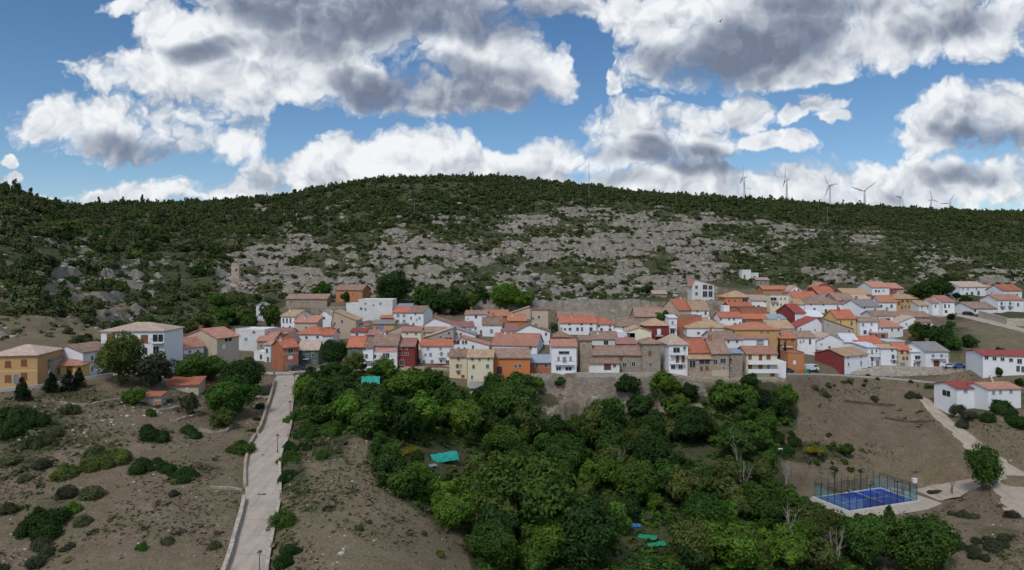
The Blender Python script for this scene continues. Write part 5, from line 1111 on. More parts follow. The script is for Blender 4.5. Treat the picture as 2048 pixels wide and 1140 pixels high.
def planting():
    V='trees around the village'
    t=lambda *a,**k:tree(*a,**k)
    t(238,712,44,'olive','tall pale green tree standing in front of the white three storey villa',asp=1.25,group=V,q='hi',foot=1.1)
    t(308,738,36,'grey','grey green tree between the pale tree and the orange walled house',group=V,asp=1.0)
    t(268,790,22,'bright','small yellow green tree beside the tiny red roofed hut',group=V)
    t(385,737,36,'mid','dark green tree below the red roofed house with long white side',group=V)
    t(425,734,32,'mid','dense green tree under the beige house with the brown side balcony',group=V)
    t(487,748,44,'dark','big dark rounded tree left of the top of the ramp',group=V,q='hi')
    t(462,793,52,'mid','broad green tree on the dry field left of the ramp',group=V,q='hi',asp=.78)
    t(445,834,26,'olive','small open fruit tree below the broad green field tree',group=V,asp=.8)
    t(380,806,18,'grey','thin grey green sapling beside the beige garden shed',group=V,asp=1.3)
    for x,y,r,l in((44,782,20,'first dark conifer from the left below the ochre house'),(103,768,18,'dark conifer below the white garage door'),(136,764,18,'dark conifer below the low yellow house'),(158,758,17,'dark conifer at the right end of the low yellow house')):
        t(x,y,r,'cyp',l,kind='pine',asp=1.1,name='conifer_tree',group='conifers below the street parapet')
    t(670,706,31,'dark','round clipped dark tree in front of the dark green house with red roof',group=V,asp=1.0,q='hi')
    t(788,574,38,'dark','largest dark green tree at the foot of the rock face',group=V,asp=.95,q='hi')
    t(848,592,28,'mid','green tree right of the largest dark tree at the rock face',group=V)
    t(905,603,32,'dark','dark spreading tree above the white gable and brown roof',group=V)
    t(870,606,26,'dark','low dark tree between the rock face trees',group=V)
    t(935,602,24,'mid','green tree directly left of the bright tree under the ledges',group=V)
    t(1012,594,33,'bright','bright green tree above the terracotta roofs',group=V,q='hi',asp=.85)
    t(1042,598,22,'bright','smaller bright green tree on the right flank of the bright one above the terracotta roofs',group=V)
    t(968,594,14,'dark','small dark tree left of the bright green tree',group=V)
    t(645,580,20,'mid','green tree left of the isolated orange brick house',group=V)
    t(693,594,12,'dark','small dark tree against the wall of the isolated orange brick house',group=V,asp=1.2,foot=1.2)
    t(542,628,22,'mid','bushy tree right of the narrow white tower house',group=V,asp=1.2)
    for x,y,r in((480,628,24),(455,632,22),(432,600,20),(475,600,20),(500,640,18),(410,640,20),(440,655,18),(380,655,20),(350,662,18)):
        t(x,y,r,rnd.choice(['mid','olive','dark']),'green tree in the gully between the left hillside and the village',group='trees of the gully behind the village')
    t(1297,580,14,'dark','round dark tree beside the small stone hut',group=V)
    t(1322,634,13,'mid','small green tree in front of the long low stone house',group=V)
    t(1110,656,10,'dark','small dark tree left of the long white house with orange roof',group=V,asp=1.2)
    for x,y,r in((1558,702,9),(1570,706,9)):
        t(x,y,r,'cyp','dark cypress left of the plain orange wall block, '+('the left of the pair' if x<1560 else 'the right of the pair'),kind='column',asp=1.9 if x<1560 else 1.55,name='cypress_tree',cat='cypress',group='cypress pair',foot=1.3,q='mid')
    W2='trees at the right end of the village'
    t(1855,581,30,'dark','wide dark tree right of the red house at the top edge',group=W2); t(1828,586,20,'mid','mid green tree directly right of the dark red house at the top edge',group=W2); t(1884,577,22,'dark','dark tree behind the right end of the upper row',group=W2)
    t(1895,562,16,'dark','small tree above the right end of the upper row',group=W2)
    t(1835,662,20,'olive','olive coloured tree right of the white hip roofed house',group=W2,asp=1.1)
    t(1858,666,26,'dark','dark tree at the left of the clump under the upper dirt road',group=W2); t(1885,672,24,'dark','darkest tree in the middle of the clump under the upper dirt road',group=W2); t(1905,685,18,'mid','lowest tree of the clump under the upper dirt road',group=W2)
    t(1938,682,15,'dark','single round tree between the clump and the long red roofed building',group=W2); t(1898,649,12,'mid','small tree at the top of the clump beside the upper dirt road',group=W2); t(1902,632,9,'dark','dark bush on the edge of the upper dirt road',group=W2)
    t(2003,703,14,'dark','dark tree behind the long red roof at right',group=W2,asp=.7); t(1997,743,9,'dark','small conifer in front of the sloping plinth at right',group=W2,asp=1.3); t(2040,764,11,'dark','small dark tree at the right edge above the salmon roof',group=W2)
    t(1930,600,14,'dark','dark tree under the long white house on the upper terrace',group=W2); t(1913,590,9,'cyp','small blackish tree left of the long white house on the upper terrace',group=W2)
    t(1967,928,31,'mid','tall lone green tree where the dirt track meets the court path',asp=1.55,name='broadleaf_tree',group='trees near the padel court',q='hi',foot=1.05)
    t(1692,899,16,'mid','green bush tree above the padel court, right of the yellow broom',group='trees near the padel court'); t(1668,890,8,'mid','small green sapling left of the green bush tree above the court',group='trees near the padel court',asp=1.2)
    t(1840,1085,74,'mid','large green tree at the lower right below the padel court',group='trees near the padel court',q='hi',asp=.9)
    t(1778,1032,17,'dark','dark young pine just below the court pad',kind='pine',asp=1.1,group='trees near the padel court')
    # hollow: the ones that stand out
    Hg='trees in the wooded hollow'
    for x,y,r,mt,l in((1058,985,100,'mid','tallest broad tree at the front of the hollow'),(902,1018,44,'bright','bright green willow like tree at the left front edge of the hollow'),(1010,880,44,'mid','green tree above the tallest broad tree'),(1165,1060,74,'dark','dark wide tree at the bottom right of the tallest broad tree'),
        (920,830,46,'bright','yellowish green tree below the cream houses'),(1015,800,50,'mid','green tree directly below the orange house'),(1040,775,36,'mid','tree touching the foot of the bright orange house'),(812,812,36,'dark','dark tree below the turquoise tarpaulin'),(690,795,42,'dark','dark tree right of the top of the ramp'),
        (625,760,32,'dark','dark tree beside the dark green house with pale roof'),(780,935,42,'dark','dark tree at the left tip of the hollow'),(812,962,38,'mid','green tree left of the turquoise netting'),(1450,1085,60,'bright','bright green tree right of the fallen netting'),(1530,1010,44,'mid','green tree left of the padel court pad'),
        (1545,810,30,'dark','dark tree at the upper right end of the hollow'),(1520,800,26,'cyp','blackish tall tree by the end of the cream terraces'),(1450,790,34,'mid','round tree below the narrow stone house'),(1330,765,30,'bright','bright clump of ivy trees under the retaining wall'),(1254,770,24,'dark','dark ivy tree on the middle of the cliff'),(1120,772,14,'mid','small green bush tree on the cliff under the narrow white house'),
        (1500,760,18,'dark','dark small tree under the cream terraces'),(1270,960,52,'mid','green tree at the centre right of the hollow'),(1130,900,44,'mid','green tree at the centre of the hollow'),(1300,900,48,'dark','dark tree above the centre right of the hollow'),(740,840,38,'mid','green tree at the back left of the hollow'),(1380,850,44,'dark','dark tree left of the clearing'),(1500,870,42,'mid','green tree right of the clearing'),(1220,870,42,'dark','dark tree under the cliff foot'),(640,825,30,'mid','green tree between the ramp and the hollow'),(860,790,30,'mid','green tree under the roofless brick hut')):
        tree(x,y,r,mt,l,group=Hg,asp=.95 if r>60 else .88)
    rs=random.Random(21); n=0; tries=0
    nog=[(1690,1030,95,40),(905,948,62,64),(1310,1105,66,50),(1400,930,52,36),(1150,832,84,48),(1285,800,50,22),(742,805,40,38),(830,765,40,24),(725,815,28,16),(1250,1120,50,22)]
    while n<185 and tries<9000:
        tries+=1; px=rs.uniform(590,1760); Y=math.sqrt(rs.uniform(94**2,190**2)); X=(px-CX)/F*Y; z=g1(X,Y); py=HY+(CZ-z)/Y*F
        if not inpoly(np.array([px]),np.array([py]),HOLLOW)[0]: continue
        if any(((px-a)/c)**2+((py-b)/d)**2<1 for a,b,c,d in nog): continue
        r=rs.choice([rs.uniform(1.3,2.3),rs.uniform(2.2,3.6),rs.uniform(3.2,4.6)])
        if py<800 and px<1000: r*=.75
        if any((X-q[0])**2+(Y-q[1])**2<(.52*(r+q[2]))**2 for q in TREEPOS): continue
        if onstrip(X,Y,r*.6) or blocked(X,Y,r*.5): continue
        if math.hypot(X-COURT[0],Y-COURT[1])<13+r: continue
        mt=rs.choice(['mid','mid','mid','dark','dark','bright','olive'])
        lab={'mid':'green broadleaf tree within the dense growth of the hollow','dark':'dark green broadleaf tree within the dense growth of the hollow','bright':'bright green broadleaf tree within the dense growth of the hollow','olive':'olive green broadleaf tree within the dense growth of the hollow'}[mt]
        tree_w(X,Y,z,z+r*rs.uniform(.95,1.5),r,mt,lab,group={'mid':'green trees of the hollow','dark':'dark trees of the hollow','bright':'bright trees of the hollow','olive':'olive trees of the hollow'}[mt],asp=rs.uniform(.85,1.1),kind='round' if rs.random()<.75 else 'tall'); n+=1
    # field shrubs and thickets
    clump(310,876,28,5,16,'dark','sprawling dark bramble beside the stone heap in the middle of the dry field')
    clump(380,868,22,4,14,'dark','dark bramble right of the sprawling bramble on the dry field')
    clump(195,935,46,8,26,'olive','large olive green mound of bushes on the left field')
    shrub(190,915,22,'juni','tall pointed juniper rising behind the large olive green mound',asp=1.6)
    clump(300,935,32,5,16,'dark','dark bramble strip in the middle of the left field')
    clump(350,955,36,5,15,'dark','lower right end of the bramble strip on the left field')
    shrub(481,900,26,'mid','green shrub leaning on the ramp parapet')
    clump(80,1065,38,6,26,'dark','large dark juniper bush at the lower left')
    shrub(76,1040,20,'dark','pointed top juniper behind the large bush at the lower left',asp=1.7)
    shrub(145,1022,17,'bright','bright yellow green shrub right of the lower left juniper',asp=1.1)
    shrub(165,1045,18,'juni','dull shrub just below the bright yellow green shrub')
    shrub(135,990,20,'grey','grey green shrub above the bright yellow green shrub',asp=1.1); shrub(185,990,24,'juni','dark shrub with stones at its foot right of the grey green shrub')
    shrub(15,1022,20,'juni','dark shrub at the left edge of the lower field'); shrub(140,822,18,'juni','dark shrub below the conifers on the left slope',asp=1.1)
    shrub(85,930,20,'grey','sparse grey green shrub on the left field'); shrub(47,962,13,'juni','small round shrub left of the sparse grey green shrub')
    shrub(300,830,11,'mid','small green bush below the tiny hut',asp=1.3)
    clump(35,850,55,10,26,'dark','dark thicket at the left edge below the ochre house'); clump(90,882,30,5,16,'juni','dull thicket right of the dark left edge thicket')
    shrub(20,925,20,'juni','flat shrub between the left edge thicket and the lower field')
    clump(60,1125,60,6,18,'grey','grey green scrub at the bottom left corner')
    shrub(285,1095,12,'mid','little green shrub on the bare lower field',asp=1.2); shrub(336,1085,13,'juni','dark low shrub right of the little green one'); shrub(428,1092,14,'juni','dark low shrub left of the near parapet'); shrub(348,990,12,'grey','small greyish shrub on the lower dry field')
    shrub(565,1042,27,'mid','leafy green bush leaning over the right edge of the ramp',asp=1.25,q='hi',kind='round')
    clump(585,1118,26,4,18,'dark','dark bush at the bottom beside the right ramp wall')
    shrub(718,1058,10,'olive','small yellowish shrub on the middle field',asp=1.3); shrub(848,1070,7,'olive','tiny shrub right of the small yellowish one',asp=1.4); shrub(738,1046,7,'grey','faint grey shrub beside the small yellowish one')
    shrub(645,912,14,'mid','young green shrub on the upper middle field',asp=1.2); shrub(880,1110,12,'olive','yellowish shrub at the foot of the front trees'); shrub(965,1128,18,'mid','green shrub at the bottom edge under the front trees')
    clump(655,868,26,4,18,'mid','green bushes at the top of the middle field')
    for x,y,w,l in((600,835,22,'upper bush of the hedge right of the ramp'),(612,868,30,'middle bush of the hedge right of the ramp'),(595,895,30,'wide low bush of the hedge right of the ramp'),(578,925,20,'bush of the hedge right of the ramp beside the crumbling wall'),(575,958,16,'lowest bush of the hedge right of the ramp'),(610,800,24,'highest bush of the hedge right of the ramp')):
        clump(x,y,w,4,13,'dark' if x%2 else 'mid',l,'hedge right of the ramp')
    for x,y,r in((530,792,10),(521,815,12),(514,838,8),(507,862,7)): shrub(x,y,r,'dark','dark bush against the outside of the upper left parapet',group='bushes outside the upper left parapet')
    shrub(825,902,16,'yel','yellow flowering broom left of the turquoise netting',group='yellow broom'); shrub(808,908,10,'yel','smaller yellow broom at the tip of the hollow',group='yellow broom')
    shrub(1625,903,26,'yel','yellow flowering strip above the padel court',asp=.35,group='yellow broom'); shrub(1362,797,20,'yel','yellow green broom under the retaining wall',asp=.7,group='yellow broom'); shrub(1340,802,13,'olive','olive broom left of the yellow green broom',asp=.7,group='yellow broom')
    clump(1570,905,28,4,12,'dark','low green hedge left of the yellow flowering strip'); clump(1570,880,26,4,14,'dark','dark thicket at the lower end of the stony bank'); clump(1660,908,60,8,7,'mid','thin green hedge line above the padel court')
    clump(2010,835,36,6,18,'dark','dark green thicket below the white building at right'); clump(1925,830,26,4,14,'grey','grey green bushes left of the small white tank'); shrub(2000,822,16,'mid','rounded bush under the salmon roofed building',asp=1.1); shrub(1918,805,16,'olive','olive shrub at the corner of the red roofed white building')
    for i,(x,y) in enumerate(((1918,806),(1935,809),(1950,812),(1966,812),(1975,811))): shrub(x,y,7,'dark','small dark garden bush at the foot of the lower right white building',group='garden bushes at the lower right building')
    clump(1870,990,14,3,8,'grey','low scrub beside the end of the court pad'); clump(1915,1035,22,3,12,'juni','dark scrub on the bank below the court path'); shrub(1950,1035,10,'juni','small shrub on the bare bank at lower right'); shrub(2025,1030,14,'grey','grey shrub at the right edge')
    clump(1720,1052,45,6,13,'mid','green bushes along the lower edge of the court pad'); clump(1610,1015,26,4,16,'mid','green bushes at the left tip of the court pad')
    clump(1990,1100,60,8,16,'grey','grey green scrub at the bottom right'); clump(1730,1095,50,7,22,'olive','olive bushes left of the large lower right tree')
    clump(1640,775,34,4,10,'juni','scrub on the stony bank under the asphalt road'); clump(1780,775,60,6,8,'grey','scrub line below the kerb of the asphalt road')
    for x,y in((1860,772),(1905,772),(1950,790),(1700,762)): shrub(x,y,10,'juni','small shrub on the bank under the asphalt road',group='shrubs under the asphalt road')
    clump(1975,745,24,3,9,'mid','bushes between the stone wall end and the red roofed long building')
    clump(960,770,14,2,9,'white','blossoming shrub left of the small grey shed',group='blossoming shrubs'); clump(1085,868,20,3,12,'white','pale blossoming shrub in the hollow under the cliff',group='blossoming shrubs')
# ------------------------------------------------------------------ padel court
def court():
    a=R(20.2); t=root('padel_court','blue padel court with glass end walls, dark posts and net on a pale pad','padel court',tuple(COURT),a)
    blue=plain('blue_court_turf',(.014,.065,.33),.7,.18,1.2); m=MB(); m.box(-10,10,-4.9,4.9,-.1,.05); link('court_surface',m.me('court_surface',[blue]),t)
    m=MB(); z=.06
    for x in(-7,7): m.box(x-.04,x+.04,-4.9,4.9,.05,z)
    m.box(-7,7,-.04,.04,.05,z+.001)
    link('court_lines',m.me('court_lines',[WHITE]),t)
    m=MB(); z=.22; m.box(-10.5,10.5,-5.4,-4.9,-.4,z); m.box(-10.5,10.5,4.9,5.4,-.4,z); m.box(-10.5,-10,-4.9,4.9,-.4,z); m.box(10,10.5,-4.9,4.9,-.4,z)
    link('kerb',m.me('kerb',[plain('kerb_concrete',(.55,.56,.57),.8,.12)]),t)
    pm=MB(); pm.box(-.05,.05,-.05,.05,.1,3.9); pm.box(-.09,.09,-.09,.09,.1,.2); post=pm.me('post',[IRON])
    tm=MB(); tm.box(-.07,.07,-.07,.07,.1,5.2); tm.box(-.6,.6,-.05,.05,5.1,5.2); tm.box(-.62,-.25,-.18,.1,5.2,5.36); tm.box(.25,.62,-.18,.1,5.2,5.36); lp=tm.me('floodlight_post',[IRON])
    for s in(-1,1):
        for k in range(11):
            x=-10+2*k
            if k in(3,7): link('floodlight_post',lp,t,(x,s*5.1,0))
            else: link('post',post,t,(x,s*5.1,0))
        for k in range(1,5): link('post',post,t,(s*10.2,-5+2*k,0))
    gm,tt,b,o=nt('court_glass'); b.inputs['Base Color'].default_value=(.35,.5,.52,1); b.inputs['Roughness'].default_value=.1; tr=tt.nodes.new('ShaderNodeBsdfTransparent'); tr.inputs[0].default_value=(.80,.88,.88,1)
    mx=tt.nodes.new('ShaderNodeMixShader'); mx.inputs[0].default_value=.16; tt.links.new(tr.outputs[0],mx.inputs[1]); tt.links.new(b.outputs[0],mx.inputs[2]); tt.links.new(mx.outputs[0],o.inputs[0])
    for s in(-1,1):
        for k in range(5):
            m=MB(); m.box(-.95,.95,-.01,.01,.22,3.0); link('glass_panel',m.me('glass_panel',[gm]),t,(s*10.2,-4+2*k,0),math.pi/2)
        for sy in(-1,1):
            for k in range(2): m=MB(); m.box(-.95,.95,-.01,.01,.22,3.0 if k==0 else 2.0); link('glass_panel',m.me('glass_panel',[gm]),t,(s*(9-2*k),sy*5.1,0))
    wm,tt,b,o=nt('wire_mesh'); b.inputs['Base Color'].default_value=(.05,.06,.06,1); tr=tt.nodes.new('ShaderNodeBsdfTransparent')
    mx=tt.nodes.new('ShaderNodeMixShader'); mx.inputs[0].default_value=.22; tt.links.new(tr.outputs[0],mx.inputs[1]); tt.links.new(b.outputs[0],mx.inputs[2]); tt.links.new(mx.outputs[0],o.inputs[0])
    for sy in(-1,1):
        m=MB(); m.box(-6,6,-.008,.008,.2,3.0); link('wire_fence',m.me('wire_fence',[wm]),t,(0,sy*5.1,0))
    for s in(-1,1): m=MB(); m.box(-5,5,-.008,.008,3.0,3.9); link('wire_fence',m.me('wire_fence',[wm]),t,(s*10.2,0,0),math.pi/2)
    m=MB()
    for sy in(-1,1): m.box(-10.2,10.2,sy*5.1-.02,sy*5.1+.02,3.0,3.05)
    for s in(-1,1): m.box(s*10.2-.02,s*10.2+.02,-5,5,3.85,3.9); m.box(s*10.2-.02,s*10.2+.02,-5,5,3.0,3.04)
    link('top_rail',m.me('top_rail',[IRON]),t)
    m=MB(); m.box(-.02,.02,-4.9,4.9,.06,.84,0); m.box(-.03,.03,-4.9,4.9,.84,.90,1); n=link('net',m.me('net',[wm,WHITE]),t)
    m=MB(); m.box(-.05,.05,-.05,.05,0,1.0); pme=m.me('net_post',[IRON])
    for s in(-1,1): link('net_post',pme,n,(0,s*4.95,.05))
    m=MB(); m.box(-.5,-.45,-.03,.03,.1,2.6); m.box(.45,.5,-.03,.03,.1,2.6); m.box(-.45,.45,-.03,.03,2.5,2.6); link('gate_frame',m.me('gate_frame',[IRON]),t,(1,5.14,0))
# ------------------------------------------------------------------ posts, lamps, masts
def lamp(px,pt,pb,label,G='street lamps along the ramp'):
    Y=hit(px,pb) if pb<1140 else 87.; 
    # foot on the land, head at the seen row
    X=(px-CX)/F*Y; z0=g1(X,Y); h=CZ+(HY-pt)/F*Y-z0; h=max(3.2,min(h,5.5))
    t=root('street_lamp',label,'street lamp',(X,Y,z0),0,G)
    m=MB(); m.tube([(0,0,-.3),(0,0,h-.6)],[.07,.045],8); m.tube([(0,0,0),(0,0,.5)],[.13,.09],8); link('pole',m.me('pole',[IRON]),t)
    m=MB(); m.add([(-.13,-.13,0),(.13,-.13,0),(.13,.13,0),(-.13,.13,0),(-.22,-.22,.4),(.22,-.22,.4),(.22,.22,.4),(-.22,.22,.4)],[(3,2,1,0),(0,1,5,4),(1,2,6,5),(2,3,7,6),(3,0,4,7)],1)
    m.add([(-.27,-.27,.4),(.27,-.27,.4),(.27,.27,.4),(-.27,.27,.4),(0,0,.66)],[(3,2,1,0),(0,1,4),(1,2,4),(2,3,4),(3,0,4)],0)
    link('lantern',m.me('lantern',[IRON,plain('milky_lamp_glass',(.35,.36,.36),.4,.1)]),t,(0,0,h-.62)); return t
def pylon(name,label,px,pt,pb,kind,Y=None,cat='utility pole',G='poles and masts on the hills'):
    if Y is None: Y=hit(px,pb)
    X=(px-CX)/F*Y; z0=g1(X,Y); h=max(5,CZ+(HY-pt)/F*Y-z0); t=root(name,label,cat,(X,Y,z0),0,G); r=.08 if h<14 else .13
    gal=plain('galvanised_steel',(.20,.21,.21),.6,.15); m=MB()
    if kind=='mast':
        for a in range(3): m.tube([(.35*math.cos(a*2.09),.35*math.sin(a*2.09),-.5),(.35*math.cos(a*2.09),.35*math.sin(a*2.09),h-3)],.07,5)
        m.tube([(0,0,h-3.2),(0,0,h)],.06,5)
        for k in range(int(h/2)): m.tube([(.35,0,k*2),(-.17,.3,k*2+1),(-.17,-.3,k*2+1.6),(.35,0,k*2+2)],.03,4)
        link('mast',m.me('mast',[gal]),t)
    else:
        m.tube([(0,0,-.5),(0,0,h)],[r*1.7,r],7); link('pole',m.me('pole',[gal]),t); m=MB()
        if kind=='Y':
            m.tube([(0,0,h-.1),(-1.7,0,h+2.2)],.13,5); m.tube([(0,0,h-.1),(1.7,0,h+2.2)],.13,5); m.tube([(-2.3,0,h+2),(2.3,0,h+2)],.1,5); top=[(-2.1,0,h+2.1),(0,0,h+2.1),(2.1,0,h+2.1)]
        else:
            m.tube([(-1.5,0,h-.5),(1.5,0,h-.5)],.1,5); m.tube([(-1.5,0,h-.5),(0,0,h-1.4),(1.5,0,h-.5)],.05,5); top=[(-1.4,0,h-.4),(0,0,h),(1.4,0,h-.4)]
        c=link('crossarm',m.me('crossarm',[gal]),t)
        mm=MB(); mm.tube([(0,0,0),(0,0,.35)],[.09,.05],6); im=mm.me('insulator',[DOORB])
        for q in top: link('insulator',im,c,q)
    return t
def turbine(px,hub,bl,ax,ph,label,face=-1):
    Y=2190.*26/bl; X=(px-CX)/F*Y; zh=CZ+(HY-hub)/F*Y; z0=g1(X,Y); h=zh-z0
    wh=plain('turbine_paint',(.60,.63,.66),.5,.05); t=root('wind_turbine',label,'wind turbine',(X,Y,z0),0,'wind turbines behind the ridge')
    m=MB(); m.tube([(0,0,-6),(0,0,h-1.5)],[3.2,2.0],12); link('tower',m.me('tower',[wh]),t)
    n=link('nacelle',None,t,(0,0,h),0)
    m=MB(); m.prism([(-1.7,-1.7),(1.7,-1.7),(1.9,1.4),(1.2,2.0),(-1.2,2.0),(-1.9,1.4)],-3,8.5,'x'); bpy.data.objects.remove(n)
    a=R(ax)-face*0+face*math.atan((px-CX)/F); rz=(math.pi if face>0 else 0)+(a if face<0 else -a)
    n=link('nacelle',m.me('nacelle',[wh]),t,(0,0,h),rz)
    m=MB(); m.tube([(-3,0,0),(-4.6,0,0),(-6.2,0,0)],[1.7,1.5,.3],10); link('hub',m.me('hub',[wh]),n)
    L=41
    for k in range(3):
        p=R(ph+120*k); m=MB(); V=[];
        for s_,c_,th in((0,2.4,2.4),(.06,3.2,2.3),(.2,5.8,2.2),(.5,4.4,1.9),(.8,3.0,1.4),(1,1.,.6)):
            z=1+s_*L; tw=R(18*(1-s_)); 
            for u,v in((-.35,0),(0,-.5),(.65,0),(0,.5)):
                x=u*c_; y=v*th; V.append((y*math.cos(tw)+x*math.sin(tw),x*math.cos(tw)-y*math.sin(tw),z))
        Fc=[(i*4+j,i*4+(j+1)%4,(i+1)*4+(j+1)%4,(i+1)*4+j) for i in range(5) for j in range(4)]+[(3,2,1,0),(20,21,22,23)]
        Q=[Vector(v) for v in V]; M=Matrix.Rotation(p,3,'X'); Q=[M@v for v in Q]
        link('blade',mesh('blade',[tuple(v) for v in Q],Fc,[wh]),n,(-4.6,0,0))
def bare_tree(px,pb,h,w,label,G='bare dead trees in the hollow'):
    Y=hit(px,pb); X=(px-CX)/F*Y; z0=g1(X,Y); H_=h*Y/F; W_=w*Y/F; r=random.Random(px); m=MB()
    for k in range(5):
        a=r.uniform(0,6.28); p=[Vector((r.uniform(-.1,.1),r.uniform(-.1,.1),-.2))]; d=Vector((math.cos(a)*W_/H_*.4,math.sin(a)*.2,1)).normalized()
        for i in range(7):
            p.append(p[-1]+d*H_/7*r.uniform(.8,1.1)); d=(d+Vector((r.uniform(-.22,.22),r.uniform(-.22,.22),.05))).normalized()
            if i>1:
                for q in range(2):
                    e=(d+Vector((r.uniform(-.9,.9),r.uniform(-.9,.9),r.uniform(-.1,.5)))).normalized(); l=H_*r.uniform(.1,.26); s=p[-1]
                    m.tube([s,s+e*l*.5,s+(e+Vector((0,0,.3))).normalized()*l],[.05,.03,.012],4)
        m.tube(p,[.14*(1-i/9) for i in range(8)],5)
    o=link('dead_tree',m.me('dead_tree',[WOODG]),None,(X,Y,z0)); tag(o,label,'dead tree',G)
def tarp(px,py,w,d,hgt,mat,label,rz=0,name='tarpaulin',folds=.25,Y=None):
    Y=Y or hit(px,py); X=(px-CX)/F*Y; z0=g1(X,Y); k=Y/F; w*=k; r=random.Random(int(px)); n=14;mm=8; V=[]
    for j in range(mm+1):
        for i in range(n+1):
            u=i/n-.5; v=j/mm-.5; x=u*w*(1+.1*r.uniform(-1,1)*(abs(v)>.45)); y=v*d+.12*r.uniform(-1,1)
            z=hgt*(1-(2*abs(v))**1.6*.9)+folds*(math.sin(u*17+j)*.3+r.uniform(-.3,.3)); V.append((x,y,max(z,.05)))
    Fq=[(j*(n+1)+i,j*(n+1)+i+1,(j+1)*(n+1)+i+1,(j+1)*(n+1)+i) for j in range(mm) for i in range(n)]
    V2=[(x,y,z-.04) for x,y,z in V]; b=len(V); Fc=Fq+[tuple(b+q for q in f[::-1]) for f in Fq]
    o=link(name,mesh(name,V+V2,Fc,[mat],smoothf=False),None,(X,Y,z0),rz); return tag(o,label,'tarpaulin' if name=='tarpaulin' else 'netting','tarpaulins and netting in the gardens')
def car(px,py,rz,mat,label,kind='car'):
    Y=hit(px,py); X=(px-CX)/F*Y; z0=g1(X,Y)+.14; t=root('parked_car' if kind=='car' else 'parked_van',label,kind,(X,Y,z0),rz,'parked vehicles')
    m=MB(); prof=[(-2.1,.3),(2.1,.3),(2.15,.75),(1.3,.92),(.7,1.4),(-1.2,1.45),(-1.9,.95),(-2.15,.8)] if kind=='car' else [(-2.4,.3),(2.4,.3),(2.45,.95),(2.0,1.15),(1.5,1.95),(-2.3,2.0),(-2.42,.9)]
    m.prism(prof,-.85,.85,'y'); link('body',m.me('body',[mat]),t)
    m=MB()
    if kind=='car': m.prism([(-1.55,.96),(1.1,.96),(.62,1.34),(-1.15,1.38)],-.87,.87,'y')
    else: m.prism([(.5,1.2),(1.85,1.2),(1.42,1.8),(.5,1.82)],-.87,.87,'y')
    link('side_windows',m.me('side_windows',[GLASS_AND_SHADE]),t)
    ty=plain('tyre_rubber',(.02,.02,.02),.9,.1); m=MB(); m.tube([(0,-.1,0),(0,.1,0)],.33,14); wm=m.me('wheel',[ty])
    for x in(-1.3,1.3):
        for y in(-.8,.8): link('wheel',wm,t,(x,y,.33))
    m=MB(); m.box(-.05,.05,-.18,.18,-.08,.08); hm=m.me('headlight',[FRM])
    for y in(-.6,.6): link('headlight',hm,t,(2.13 if kind=='car' else 2.43,y,.68))
